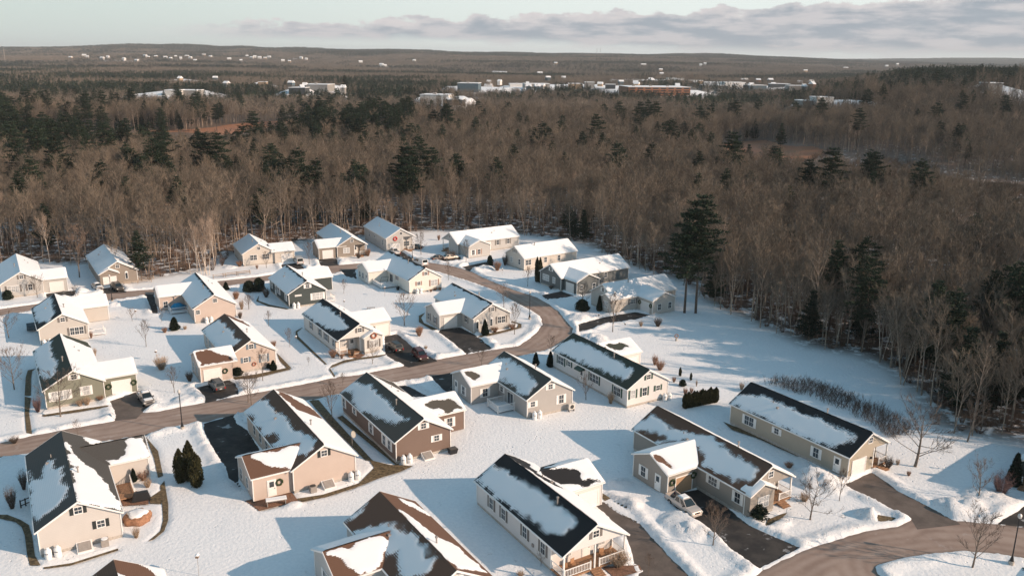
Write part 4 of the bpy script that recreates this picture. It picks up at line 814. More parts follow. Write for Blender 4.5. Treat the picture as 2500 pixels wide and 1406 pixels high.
def bare_tree(seed, H=17.0, cr=4.0, first=.42, r0=.17, nb=15, spread=(25, 55), twig=.045, dens=1.0, multi=1, ntw=5, tl=1.0):
    """trunk mesh and twig-crown mesh of a leafless broadleaf tree"""
    r_ = random.Random(seed); T = MB(); C_ = MB()
    for k in range(multi):
        a0 = r_.uniform(0, 6.28); off = Vector((math.cos(a0), math.sin(a0), 0)) * (.25 * (multi > 1)); lean = Vector((math.cos(a0), math.sin(a0), 0)) * (.16 if multi > 1 else r_.uniform(0, .06))
        tp = limb(T, off + Vector((0, 0, -.3)), Vector((lean.x, lean.y, 1)), H * .88 + .3, r0 / multi ** .3, r0 * .16, r_, seg=8, n=6, wob=.035, up=.02)
        def at_(t_):
            f = t_ * 8; i = min(7, int(f)); return tp[i].lerp(tp[i + 1], f - i)
        nb_ = int(nb / multi ** .6)
        for i in range(nb_):
            t_ = first + (1 - first) * ((i + r_.random()) / nb_) * .98; p = at_(t_); az = i * 2.4 + r_.uniform(-.5, .5) + k
            an = R(r_.uniform(*spread)); rel = (t_ - first) / (1 - first); Lb = cr * (1.25 - .75 * rel) * r_.uniform(.75, 1.2) / max(.55, math.sin(an)) * .9
            Lb = min(Lb, cr * 1.9)
            d_ = Vector((math.cos(az) * math.sin(an), math.sin(az) * math.sin(an), math.cos(an)))
            bp = limb(T, p, d_, Lb, r0 * .34 * (1.1 - .6 * rel), r0 * .07, r_, seg=4, n=4, wob=.16, up=.10)
            ns = int(5 * dens + .5)
            for j in range(ns):
                s_ = .25 + .75 * (j + r_.random()) / ns; f = s_ * 4; q_ = bp[min(3, int(f))].lerp(bp[min(3, int(f)) + 1], f - min(3, int(f)))
                d2 = (bp[-1] - bp[0]).normalized() + rvec(r_, .75) + Vector((0, 0, .35)); Ls = Lb * .42 * r_.uniform(.6, 1.2)
                sp_ = limb(C_, q_, d2, Ls, r0 * .09, r0 * .03, r_, seg=2, n=3, wob=.2, up=.08)
                for m2 in range(ntw):
                    f2 = r_.uniform(.15, 1) * 2; q2 = sp_[min(1, int(f2))].lerp(sp_[min(1, int(f2)) + 1], f2 - min(1, int(f2)))
                    d3 = (sp_[-1] - sp_[0]).normalized() + rvec(r_, .8) + Vector((0, 0, .35)); e_ = q2 + d3.normalized() * r_.uniform(.6, 1.5) * tl
                    ribbon(C_, q2, e_, twig, r_)
                    for m3 in range(2):
                        q3 = q2.lerp(e_, r_.uniform(.2, .8)); ribbon(C_, q3, q3 + (d3.normalized() + rvec(r_, .8) + Vector((0, 0, .2))).normalized() * r_.uniform(.4, .9) * tl, twig * .75, r_)
    return T, C_
def pine_tree(seed, H=20.0, cr=3.6, first=.3, dens=1.0, droop=0.0, cone=.9):
    """white pine: bare lower trunk, ragged shelves of needles"""
    r_ = random.Random(seed); T = MB(); C_ = MB()
    tp = limb(T, Vector((0, 0, -.3)), Vector((0, 0, 1)), H + .2, .26 * H / 20, .03, r_, seg=6, n=6, wob=.02, up=0)
    z_ = first * H
    while z_ < H * .985:
        rel = (z_ / H - first) / (1 - first); rad = cr * min(1, (1 - rel) ** cone * 1.05 + .04) * min(1, .55 + rel * 3); n = r_.randint(4, 6)
        a0 = r_.uniform(0, 6.28)
        for i in range(n):
            if r_.random() < .12: continue
            az = a0 + i * 6.28 / n + r_.uniform(-.35, .35); Lb = rad * r_.uniform(.55, 1.2); up = r_.uniform(.02, .32) - droop
            p = Vector((tp[min(6, int(z_ / H * 6))].x, tp[min(6, int(z_ / H * 6))].y, z_)); d_ = Vector((math.cos(az), math.sin(az), up)).normalized(); e_ = p + d_ * Lb
            T.tube([p, e_], [.05, .015], 3, cap=False)
            nc = max(4, int(Lb * 12 * dens))
            for c_ in range(nc):
                t_ = r_.uniform(.22, 1.03); wd = .28 * Lb * (1.15 - t_) + .3; q_ = p.lerp(e_, t_) + Vector((r_.gauss(0, wd * .6), r_.gauss(0, wd * .6), r_.gauss(.06, .12)))
                s_ = r_.uniform(.28, .55)
                for b_ in range(3):
                    u = rvec(r_); u.z *= .5; u.normalize(); v_ = rvec(r_); v_.z = abs(v_.z) * .6 + .1; v_ = v_.normalized()
                    C_.tri(tuple(q_ - u * s_ * .35), tuple(q_ + u * s_ * .35), tuple(q_ + (v_ + d_ * .5) * s_ * 1.1))
        z_ += r_.uniform(.55, 1.0) * (H / 20)
    return T, C_
def cone_shrub(seed, H=3.0, rad=.8, prof='cone', n=1400, leaf=.11):
    """dense evergreen: small leaf faces through the outer shell of its shape"""
    r_ = random.Random(seed); C_ = MB()
    for i in range(n):
        t_ = r_.random() ** (1.25 if prof == 'cone' else 1.0)
        pr = {'cone': (1 - t_) ** .75 * (.55 + .45 * min(1, t_ * 8)), 'col': math.sqrt(max(0, 1 - (2 * abs(t_ - .42)) ** 2.6 * .8)) * (1 if t_ < .8 else (1 - t_) / .2 * .6 + .4), 'dome': math.sqrt(max(0, 1 - t_ * t_))}[prof]
        a = r_.uniform(0, 6.283); lob = 1 + .13 * math.sin(a * 3 + t_ * 9 + seed) + .1 * math.sin(a * 7 + t_ * 17)
        rr = rad * pr * lob * r_.uniform(.72, 1.04); q_ = Vector((rr * math.cos(a), rr * math.sin(a), t_ * H + .05))
        s_ = leaf * r_.uniform(.7, 1.5); o_ = Vector((math.cos(a), math.sin(a), .7)) + rvec(r_, .8); u = o_.cross(rvec(r_)).normalized()
        C_.tri(tuple(q_ - u * s_ * .6), tuple(q_ + u * s_ * .6), tuple(q_ + o_.normalized() * s_ * 1.6))
    T = MB(); T.lathe([(rad * .08, -.2), (rad * .05, H * .5)], n=5)
    core = MB(); core.lathe([((rad * .68 * {'cone': (1 - k / 8) ** .8, 'col': math.sqrt(max(0.02, 1 - (2 * abs(k / 8 - .42)) ** 2.6 * .8)), 'dome': math.sqrt(1 - (k / 8) ** 2)}[prof] + .01), .04 + H * .93 * k / 8) for k in range(9)], n=9)
    return T, C_, core
def stem_bush(seed, H=1.6, rad=1.2, n=110, twig=.03, sub=4, flare=.75):
    r_ = random.Random(seed); B_ = MB()
    for i in range(n):
        a = r_.uniform(0, 6.283); sp_ = r_.random() ** .6; d_ = Vector((math.cos(a) * sp_ * flare * rad / H * 1.2, math.sin(a) * sp_ * flare * rad / H * 1.2, 1)); L_ = H * r_.uniform(.6, 1.05) / math.sqrt(1 + .0 * sp_) * (1 - .25 * sp_)
        p = Vector((math.cos(a) * .15 * rad, math.sin(a) * .15 * rad, -.05)); m_ = p + d_ * L_ * .5 + rvec(r_, .08); e_ = m_ + (d_ + rvec(r_, .25)).normalized() * L_ * .55
        ribbon(B_, p, m_ + (m_ - p) * .1, twig * 1.6, r_); ribbon(B_, m_, e_, twig, r_)
        for k in range(sub):
            q_ = p.lerp(m_, r_.random()) if r_.random() < .3 else m_.lerp(e_, r_.random()); ribbon(B_, q_, q_ + (d_ * .5 + rvec(r_, 1) + Vector((0, 0, .4))).normalized() * H * r_.uniform(.14, .32), twig * .8, r_)
    return B_

def make_tree(name, TC, mt, mc, loc=None, smooth=False):
    o = empty(name, loc or (0, 0, 0)); t_ = TC[0].build('trunk', mt, o, smooth); c_ = TC[1].build('crown', mc, o)
    return o
# --- forest prototypes; every one is itself a tree of the forest
bare_specs = [dict(H=16.5, cr=3.1, first=.44, r0=.15, nb=16), dict(H=19, cr=3.7, first=.42, r0=.18, nb=18), dict(H=14.5, cr=2.7, first=.42, r0=.12, nb=13), dict(H=17.5, cr=2.7, first=.50, r0=.135, spread=(18, 42)), dict(H=16, cr=3.6, first=.38, r0=.16, multi=2, nb=16), dict(H=13.5, cr=2.5, first=.36, r0=.10, nb=13)]
protos_b = [make_tree('bare_tree', bare_tree(50 + i, ntw=6, twig=.05, **s), m_bark, m_twig) for i, s in enumerate(bare_specs)]
protos_p = [make_tree('pine_tree', pine_tree(80 + i, **s), m_pbark, m_needle) for i, s in enumerate([dict(H=22, cr=5.6, first=.34, cone=.58), dict(H=19, cr=4.6, first=.25, cone=.72), dict(H=24, cr=5.2, first=.48, cone=.48), dict(H=14, cr=3.6, first=.08, cone=.95)])]
protos_w = [make_tree('birch_tree', bare_tree(95 + i, H=15, cr=2.6, first=.4, r0=.12, nb=15, spread=(18, 42), ntw=6, twig=.04, multi=1 + i), m_birch, m_btwig) for i in range(2)]
NRM = len(protos_b)

def wooded(x, y):
    """1 where the wood stands"""
    x = np.asarray(x, float); y = np.asarray(y, float); k = np.ones(x.shape, bool)
    nr = (y < 330) & (np.abs(x) < 330)
    k[nr] &= sdf(x[nr], y[nr], CLEAR) > 0.5
    for p in orange: k &= ~((y < 1200) & inpoly(x, y, p))
    for cx, cy, rx, ry in LOTS: k &= np.hypot((x - cx) / rx, (y - cy) / ry) > 1
    for p in GAPS: k &= ~inpoly(x, y, p)
    k &= ~((np.abs(y - 458 + 0.30 * (x - 180)) < 9) & (x > 90) & (x < 420))
    return k
rs = np.random.RandomState(3)
# jittered grid of the near wood
sp = 4.4; gx, gy = np.meshgrid(np.arange(-560, 560, sp), np.arange(100, 700, sp)); gx = gx.ravel() + rs.uniform(-.46, .46, gx.size) * sp; gy = gy.ravel() + rs.uniform(-.46, .46, gy.size) * sp
rr_ = gx / gy; k = (rr_ > -.68) & (gx < .68 * gy + 30) & wooded(gx, gy); gx, gy = gx[k], gy[k]
ex, ey = np.meshgrid(np.arange(20, 160, 2.9), np.arange(100, 240, 2.9)); ex = ex.ravel() + rs.uniform(-1.3, 1.3, ex.size); ey = ey.ravel() + rs.uniform(-1.3, 1.3, ey.size)
e0 = sdf(ex, ey, CLEAR); k = (e0 > 1.0) & (e0 < 26) & (ex < .68 * ey + 15) & (rs.rand(ex.size) < .55); n_grid = gx.size; gx = np.concatenate([gx, ex[k]]); gy = np.concatenate([gy, ey[k]])   # the right-hand wood edge is a denser wall of stems
gz = terrain(gx, gy)
# tree-kind choice: conifer groups where a slow noise is high
cn = fbm(gx / 75, gy / 75, 41); pc = 0.035 + .42 * sm(cn, .52, .70) * (1 - .55 * sm(gy, 200, 330)) ; pc = np.where((gx / gy < -.12) & (gy > 400), np.maximum(pc, .10 + .5 * sm(cn, .40, .58)), pc); pc = pc * np.where(gx > 100, .55, 1) * np.where((gy > 300) & (gx > -40), .6, 1)
edge_d = np.full(gx.shape, 99.); nr = (gy < 330) & (np.abs(gx) < 330); edge_d[nr] = sdf(gx[nr], gy[nr], CLEAR)
pc = np.where(edge_d < 70, pc * .35, pc)
kind = np.where(rs.rand(gx.size) < pc, 1, 0)
kind = np.where((kind == 0) & (rs.rand(gx.size) < .018), 2, kind)
var = np.where(kind == 0, rs.randint(0, NRM, gx.size), np.where(kind == 1, rs.choice([0, 1, 1, 2, 3], gx.size), rs.randint(0, 2, gx.size)))
rot = rs.uniform(0, 6.28, gx.size); scl = rs.uniform(.72, 1.12, gx.size) * (1 - .10 * (edge_d < 6)); scl[n_grid:] *= .85
scl = np.where(kind == 0, scl * (.88 + .26 * fbm(gx / 40, gy / 40, 61)), scl)
# conifers that stand out in the photograph: px, base py, height, kind of crown
HANDP = "2262,925,18,1 2300,960,17,1 2345,1015,15,3 2260,890,16,3 2420,1010,14,3 1745,735,11,3 1400,585,9,3 1425,590,10,3 1385,578,11,1 1690,650,12,3 120,630,15,1 2100,840,11,3"
TOPP = "725,362,25,0 690,400,20,1 985,352,26,0 1002,362,25,2 405,380,21,1 240,392,20,0 75,385,21,0 130,375,20,0 515,365,19,1 635,308,20,1 1325,298,24,0 1348,345,20,1 1306,312,20,1 1120,290,20,1 1162,285,22,1 1190,296,19,1 1215,305,18,1 1240,312,17,3 1718,480,26,2 1688,502,24,0 1620,300,19,1 1690,315,20,1 1735,322,19,1 1660,322,18,1 955,308,19,1 930,316,18,1 982,320,18,1 820,320,18,1 850,322,18,1 900,285,15,3 1025,320,15,3 1042,326,15,3 1830,350,15,3 1515,365,15,3 1500,315,15,3 1440,282,15,3 1410,290,14,3 1070,265,16,3 1295,265,15,3 1470,275,15,3 1555,285,15,3 195,310,18,1 290,320,18,1 280,332,15,3 365,338,16,3 450,330,16,3 480,312,16,1 492,336,18,1 145,270,18,1 152,300,15,3 10,272,20,0 35,345,17,3 1245,375,13,3 1935,560,14,3 2200,590,13,3 2460,560,15,3 1910,300,15,3 560,400,15,3 600,430,15,3 430,430,20,1 330,400,16,3 130,430,17,1 560,390,17,1 880,400,15,3 1175,268,15,3"
hp = []
def gtop(px, py, h_):
    z = h_; 
    for _ in range(25):
        x, y = g(px, py, z); z = .6 * z + .4 * (h_ + float(terrain(x, y)))
    return x, y
for s in HANDP.split():
    a = s.split(','); x, y = g(float(a[0]), float(a[1])); hp.append((x, y, float(a[2]), int(a[3])))
for s in TOPP.split():
    a = s.split(','); x, y = gtop(float(a[0]), float(a[1]), float(a[2])); hp.append((x, y, float(a[2]), int(a[3])))
for x0, x1, y0, y1, n_, h_ in ((0, 460, 182, 262, 34, 21), (480, 1000, 190, 262, 30, 19), (2060, 2500, 172, 202, 34, 21), (640, 950, 176, 196, 14, 19), (1000, 1240, 222, 262, 6, 17)):
    for i in range(n_):
        x, y = gtop(rnd.uniform(x0, x1), rnd.uniform(y0, y1), h_)
        if 200 < y < 1700: hp.append((x, y, h_ * rnd.uniform(.85, 1.1), rnd.choice([0, 1, 1, 2])))
hpa = np.array(hp); PH = [22, 19, 24, 14]
dn = np.min(np.hypot(gx[:, None] - hpa[None, :, 0], gy[:, None] - hpa[None, :, 1]), 1); k = dn > 2.6
gx, gy, gz, kind, var, rot, scl, edge_d = [q[k] for q in (gx, gy, gz, kind, var, rot, scl, edge_d)]
# no broadleaf crown may hide the tops of the conifers just behind: thin a few in front
view = (np.abs(gx / gy) < .63)
def place(proto, x, y, z, a, s, first, label, cat, group):
    o = proto if first else copy_tree(proto)
    o.location = (x, y, z); o.rotation_euler = (0, 0, a); o.scale = (s, s, s)
    tag(o, label, cat, group); return o
used = set()
# individuals: the nearest 285 broadleaf trees and 22 birches in view
def seen_rank(idx):
    return idx[np.argsort((edge_d[idx] > 14) * 60 + np.hypot(gx[idx], gy[idx]) * .5 + rs.rand(idx.size) * 4 + np.where(edge_d[idx] < 14, 0, 30))]
stuff_mask = np.ones(gx.size, bool)
for kd, protos, nmax, label, cat, group in ((0, protos_b, 284, 'tall leafless broadleaf tree standing in the near edge of the wood', 'tree', 'leafless trees along the near edge of the wood'), (2, protos_w, 24, 'pale barked leafless tree standing among darker trees of the wood', 'birch', 'pale barked trees in the wood')):
    idx = seen_rank(np.where((kind == kd) & view)[0])[:nmax]
    for i in idx:
        v = int(var[i]); f = (kd, v) not in used; used.add((kd, v)); stuff_mask[i] = False
        place(protos[v], gx[i], gy[i], gz[i], rot[i], scl[i], f, label, cat, group)
pidx = seen_rank(np.where((kind == 1) & view)[0])[:max(0, 295 - len(hp))]
for i in pidx:
    v = int(var[i]); f = (1, v) not in used; used.add((1, v)); stuff_mask[i] = False
    place(protos_p[v], gx[i], gy[i], gz[i], rot[i], scl[i], f, 'dark evergreen pine rising among the leafless trees of the wood', 'pine', 'pines among the leafless trees')
for x, y, h_, v in hp:
    f = (1, v) not in used; used.add((1, v))
    place(protos_p[v], x, y, float(terrain(x, y)), rnd.uniform(0, 6.28), h_ / PH[v], f, 'dark evergreen pine rising among the leafless trees of the wood', 'pine', 'pines among the leafless trees')

# --- the rest of the wood, one object
m_tw = mat('far_twigs', (.165, .142, .120), rough=.95, spec=.05, var=.3, scale=.05, objvar=.18)
def grove(seed, n, pine, size=50.0):
    r_ = random.Random(seed); A = MB(); 
    for i in range(n):
        x, y = r_.uniform(-size / 2, size / 2), r_.uniform(-size / 2, size / 2); H_ = r_.uniform(12, 18); isp = r_.random() < pine
        if isp:
            H_ *= r_.uniform(.95, 1.25); cr = r_.uniform(2.2, 3.8)
            for k in range(130):
                t_ = r_.random() ** .8; rad = cr * ((1 - t_) ** .8 + .06); a = r_.uniform(0, 6.28); q_ = Vector((x + rad * math.cos(a) * r_.uniform(.3, 1), y + rad * math.sin(a) * r_.uniform(.3, 1), H_ * (.3 + .7 * t_))); s_ = r_.uniform(.5, 1.0); u = rvec(r_); u.z *= .3; u.normalize()
                A.tri(tuple(q_ - u * s_), tuple(q_ + u * s_), tuple(q_ + Vector((math.cos(a) * .8, math.sin(a) * .8, r_.uniform(-.2, .5))) * s_), 1)
        else:
            cr = r_.uniform(2.4, 3.8); A.tube([(x, y, 0), (x, y, H_ * .7)], [.17, .06], 3, 0, False)
            for k in range(105):
                el_ = math.asin(r_.uniform(-.35, 1)); a = r_.uniform(0, 6.28); rr = r_.uniform(.45, 1); dv = Vector((math.cos(a) * math.cos(el_), math.sin(a) * math.cos(el_), math.sin(el_)))
                q_ = Vector((x, y, H_ * .62)) + Vector((dv.x * cr, dv.y * cr, dv.z * H_ * .36)) * rr; e_ = q_ + (dv + Vector((0, 0, .7)) + rvec(r_, .5)).normalized() * r_.uniform(1.0, 2.0)
                ribbon(A, q_, e_, r_.uniform(.10, .22), r_)
    me = A.mesh('grove', [m_tw, m_needle]); return bpy.data.objects.new('grove', me)
groves = [grove(300 + i, 74, p) for i, p in enumerate([0, .03, .08, .0, .25, .7])]
s50 = 46.0; tx, ty = np.meshgrid(np.arange(-1800, 1800, s50), np.arange(705, 2500, s50)); tx = tx.ravel() + rs.uniform(-6, 6, tx.size); ty = ty.ravel() + rs.uniform(-6, 6, ty.size)
k = (np.abs(tx / ty) < .68); tx, ty = tx[k], ty[k]; ts = np.full(tx.size, 1.0)
s80 = 78.0; ux_, uy_ = np.meshgrid(np.arange(-7000, 7000, s80), np.arange(2500, 10000, s80)); ux_ = ux_.ravel() + rs.uniform(-9, 9, ux_.size); uy_ = uy_.ravel() + rs.uniform(-9, 9, uy_.size)
k = (np.abs(ux_ / uy_) < .66) & ((uy_ < 6700) | (ux_ / uy_ > .1)); ux_, uy_ = ux_[k], uy_[k]
tx = np.concatenate([tx, ux_]); ty = np.concatenate([ty, uy_]); ts = np.concatenate([ts, np.full(ux_.size, 1.6)])
k = np.ones(tx.size, bool)
for p in GAPS: k &= ~inpoly(tx, ty, p)
for cx, cy, rx, ry in LOTS: k &= np.hypot((tx - cx) / (rx + 18), (ty - cy) / (ry + 20)) > 1
tx, ty, ts = tx[k], ty[k], ts[k]; tz = terrain(tx, ty) - .3
cf = fbm(tx / 420, ty / 260, 71) + .10 * sm(ty, 700, 1100) * (1 - sm(ty, 1400, 1900)) * (tx / ty < -.1) + .16 * sm(tx / ty, .38, .5) * ((ty > 820) & (ty < 1250)) + .09 * sm(ty, 4300, 5600) 
q = rs.rand(tx.size)
tv = np.where(cf > .60, 5, np.where(cf > .55, 4, np.where(cf > .49, 2, np.where(cf > .44, 1, np.where(q < .5, 0, 3)))))
tv = np.where((q > .93) & (cf < .55), 4, tv); tv = np.where((rs.rand(ty.size) < .25 * sm(ty, 4300, 4900) + .55 * sm(ty, 5500, 5900)), 5, tv)
tsz = np.where(ts > 1.2, ts * .62, 1.0)
# shrubs and saplings under the wood edge
qx, qy = np.meshgrid(np.arange(60, 420, 3.6), np.arange(230, 520, 3.6)); qx = qx.ravel() + rs.uniform(-1.6, 1.6, qx.size); qy = qy.ravel() + rs.uniform(-1.6, 1.6, qy.size)
k = inpoly(qx, qy, GAPS[0]) & (fbm(qx / 14, qy / 14, 91) > .42)
for p in orange: k &= ~inpoly(qx, qy, p)
qx, qy = qx[k], qy[k]; qz = terrain(qx, qy)
us = np.where((edge_d < 45) & (rs.rand(gx.size) < .95))[0]
m_under = mat('undergrowth_twigs', (.16, .11, .085), rough=.95, spec=.05, objvar=.35)
ub = [bpy.data.objects.new('undergrowth', stem_bush(700 + i, 2.6, 1.8, 60, .035, 5).mesh('undergrowth', m_under)) for i in range(2)]
SRC = []
for p in protos_b: SRC.append([c for c in p.children])
for p in protos_p: SRC.append([c for c in p.children])
for p in protos_w: SRC.append([c for c in p.children])
for p in groves: SRC.append([p])
for p in ub: SRC.append([p])
mi_ = np.where(stuff_mask)[0]
base_id = np.where(kind[mi_] == 0, var[mi_], np.where(kind[mi_] == 1, NRM + var[mi_], NRM + 4 + var[mi_]))
PX = np.concatenate([gx[mi_], tx, gx[us] + 1.6, qx]); PY = np.concatenate([gy[mi_], ty, gy[us] + 1.1, qy]); PZ = np.concatenate([gz[mi_], tz, gz[us], qz])
PID = np.concatenate([base_id, NRM + 6 + tv, NRM + 12 + rs.randint(0, 2, us.size), NRM + 12 + rs.randint(0, 2, qx.size)])
PR = np.concatenate([rot[mi_], rs.randint(0, 4, tx.size) * math.pi / 2, rs.uniform(0, 6.28, us.size + qx.size)]); PS = np.concatenate([scl[mi_], ts, rs.uniform(.5, 1.3, us.size), rs.uniform(.9, 2.0, qx.size)]); PSZ = np.concatenate([scl[mi_], tsz, rs.uniform(.5, 1.3, us.size), rs.uniform(.8, 1.7, qx.size)])
fm = bpy.data.meshes.new('forest'); fm.vertices.add(PX.size); fm.vertices.foreach_set('co', np.stack([PX, PY, PZ], 1).astype(np.float32).ravel())
a = fm.attributes.new('tid', 'INT', 'POINT'); a.data.foreach_set('value', PID.astype(np.int32))
for nm, arr in (('trot', PR), ('tscl', PS), ('tsz', PSZ)): attr(fm, nm, arr)
fo = bpy.data.objects.new('forest', fm); col.objects.link(fo); tag(fo, 'leafless brown wood with scattered dark evergreens stretching to the horizon', 'forest', kind='stuff')
ng = bpy.data.node_groups.new('scatter', 'GeometryNodeTree')
ng.interface.new_socket('Geometry', in_out='INPUT', socket_type='NodeSocketGeometry'); ng.interface.new_socket('Geometry', in_out='OUTPUT', socket_type='NodeSocketGeometry')
N = ng.nodes; Lk = ng.links; gi = N.new('NodeGroupInput'); gout = N.new('NodeGroupOutput'); jn = N.new('GeometryNodeJoinGeometry')
def named(nm, ty): n = N.new('GeometryNodeInputNamedAttribute'); n.data_type = ty; n.inputs[0].default_value = nm; return n.outputs[0]
tid = named('tid', 'INT'); tro = named('trot', 'FLOAT'); tsc = named('tscl', 'FLOAT'); tzz = named('tsz', 'FLOAT')
cr_ = N.new('ShaderNodeCombineXYZ'); Lk.new(tro, cr_.inputs[2]); cs = N.new('ShaderNodeCombineXYZ'); Lk.new(tsc, cs.inputs[0]); Lk.new(tsc, cs.inputs[1]); Lk.new(tzz, cs.inputs[2])
for i, objs in enumerate(SRC):
    cmpn = N.new('FunctionNodeCompare'); cmpn.data_type = 'INT'; cmpn.operation = 'EQUAL'; Lk.new(tid, cmpn.inputs[2]); cmpn.inputs[3].default_value = i
    for ob in objs:
        oi = N.new('GeometryNodeObjectInfo'); oi.inputs['Object'].default_value = ob; oi.transform_space = 'ORIGINAL'
        ip = N.new('GeometryNodeInstanceOnPoints'); Lk.new(gi.outputs[0], ip.inputs['Points']); Lk.new(cmpn.outputs[0], ip.inputs['Selection']); Lk.new(oi.outputs['Geometry'], ip.inputs['Instance'])
        Lk.new(cr_.outputs[0], ip.inputs['Rotation']); Lk.new(cs.outputs[0], ip.inputs['Scale']); Lk.new(ip.outputs[0], jn.inputs[0])
Lk.new(jn.outputs[0], gout.inputs[0])
md = fo.modifiers.new('scatter', 'NODES'); md.node_group = ng
print('forest points', PX.size, 'faces', [len(c.data.polygons) for p in protos_b for c in p.children], [len(c.data.polygons) for p in protos_p for c in p.children])

# ------------------------------------------------------------------ yard trees and shrubs
def at3(n, x, y, z=0.0): X_, Y_ = ZG(n, x, y); return X_, Y_, z
def mpx(x, y):    # metres per photograph pixel, standing
    return math.sqrt(x * x + y * y + CAM_H ** 2) / F_PX * 1.07
m_ybark = mat('yard_tree_bark', (.17, .135, .11), var=.3); m_ytwig = mat('yard_tree_twigs', (.155, .12, .10), rough=.9, spec=.1, objvar=.35)
yard_p = [make_tree('yard_tree', bare_tree(500 + i, **s), m_ybark, m_ytwig) for i, s in enumerate([
    dict(H=6, cr=2.3, first=.22, r0=.11, nb=15, spread=(35, 62), twig=.036, ntw=5, tl=.5), dict(H=6, cr=1.5, first=.25, r0=.08, nb=14, spread=(20, 45), twig=.034, ntw=5, tl=.45), dict(H=6, cr=3.0, first=.2, r0=.12, nb=16, spread=(45, 75), twig=.038, ntw=5, tl=.55)])]
YT = [ # zoom, base x, base y, top y, form, label
 (12,410,855,470,2,'spreading bare tree on the snow in front of the khaki house'), (12,695,672,400,1,'slim bare tree beside the olive house driveway'), (12,1435,338,-90,2,'largest leaning bare tree at the end of the olive house'),
 (12,2055,660,350,0,'bare tree on the ploughed snow mounds at the right edge'), (12,1992,1316,850,0,'bare tree on the snowy island next to the lamp post, lower right'), (12,1945,95,-250,1,'tall bare tree at the wood edge behind the leaning tree'),
 (4,590,945,590,2,'wide bare tree in front of the sage green house'), (4,140,682,370,0,'round bare tree left of the sage green house, in shade'), (4,1425,265,40,1,'lone bare tree in the open snow between the tan and sage houses'), (4,1700,712,490,1,'thin reddish bare tree between the sage and tan garages'),
 (5,765,915,640,1,'young bare tree on the snow before the blue shuttered house'), (5,2145,380,100,0,'broad purplish bare tree left of the grey house in the bend'), (5,822,385,250,1,'sapling on open snow behind the ivory house'), (5,1030,585,420,1,'small bare tree in the shade left of the ivory house'), (5,1832,752,560,0,'small bare tree before the wreath window of the ivory house'),
 (5,655,1145,900,0,'bare tree rising behind the tan roof with the brown garage'), (5,1440,1300,950,1,'bare tree between the tan and chocolate brown houses'), (5,630,220,100,0,'sapling right of the tan house with two tanks'), (5,1545,960,850,1,'bare tree peeking over the chocolate brown roof'), (5,1215,765,690,1,'tiny sapling on the verge between ivory and tan houses'),
 (6,380,135,-30,1,'bare roadside tree right of the cream house'), (6,920,400,200,0,'bare tree on the inner verge of the curved road'), (6,1022,662,380,1,'slender bare tree on the snow inside the bend'), (6,1980,640,290,1,'bare tree at the mouth of the last driveway before the field'), (6,1375,840,690,0,'bare tree behind the long white house by the road'), (6,700,968,830,0,'bare tree by the road behind the white deck house'), (6,1720,1300,1080,0,'small bare tree beside the long white house'), (6,1150,197,20,1,'bare tree on the snow before the blue grey house'),
 (6,1690,400,200,0,'multi stemmed bare tree by the blue grey garage end'), (1,85,1056,850,2,'wide bare tree at the left edge below the upper street'), (1,775,470,60,1,'tall oval bare tree between the two leftmost upper houses'), (1,365,665,500,0,'bare tree before the leftmost upper house'), (1,750,700,580,0,'snow dusted tree behind the pale grey house'), (1,1290,892,790,0,'sapling on open snow near the upper street'), (1,2425,777,660,0,'small bare tree right of the tan tank house'), (1,1575,902,780,1,'sapling in front of the blue tarp deck'),
 (3,350,558,360,1,'bare tree before the farthest pale grey house'), (2,1910,487,300,0,'bare tree right of the red wreath house'), (2,400,615,480,0,'bare tree before the beige house with the van'), (2,820,580,390,1,'bare tree left of the stone fronted house'), (2,1157,866,740,1,'sapling below the dark slate green house'), (10,1930,1390,1200,1,'sapling on the verge at the bottom of the long driveway'), (12,-540,1110,760,0,'bushy bare tree beside the silver pickup'), (4,2420,800,560,0,'bare tree against the snow verge by the street'), (4,760,1110,1000,0,'bare tree behind the mostly bare grey roof'), (9,2480,1300,1180,0,'low bare tree left of the front porch house'),
 (1,1290,1,1,1,None)]
for i, (n, bx, by, ty_, form, lb) in enumerate(YT):
    if not lb: continue
    x, y, _ = at3(n, bx, by); h_ = (by - ty_) / 3.994 * mpx(x, y); f = form not in used; used.add(form)
    o = yard_p[form] if f else copy_tree(yard_p[form]); s_ = h_ / 6.0
    o.location = (x, y, 0); o.rotation_euler = (0, 0, rnd.uniform(0, 6.28)); o.scale = (s_, s_, s_); tag(o, lb, 'tree', 'bare trees in the yards')
    if 'leaning' in lb: o.rotation_euler = (0, R(11), 0); o.scale = (s_ * 1.5, s_ * 1.5, s_ * 1.1)
# clump of birches by the upper street and the fallen trunk
for i, (bx, by) in enumerate([(1858, 432), (1980, 450), (2008, 442), (2032, 446), (1925, 440)]):
    x, y, _ = at3(1, bx, by); o = copy_tree(protos_w[i % 2]); s_ = .82 + .07 * (i % 3); o.location = (x, y, 0); o.rotation_euler = (R(2 - i), R(i * 1.5 - 3), i * 1.3); o.scale = (s_,) * 3
    tag(o, 'pale birch in the clump beside the upper street', 'birch', 'birches by the upper street')
x, y, _ = at3(2, 320, 350); mb = MB(); mb.tube([(0, 0, 0), (1.6, 1.0, 3.6), (3.0, 2, 7.5)], [.16, .13, .07], 6); mb.tube([(.6, .4, 1.6), (4, 1, 4), (6, 1.2, 5)], [.1, .07, .03], 5)
o = mb.build('fallen_tree', m_birch, None, True); o.location = (x, y + 3, .3); tag(o, 'white forked trunk leaning out of the wood behind the beige house', 'tree')

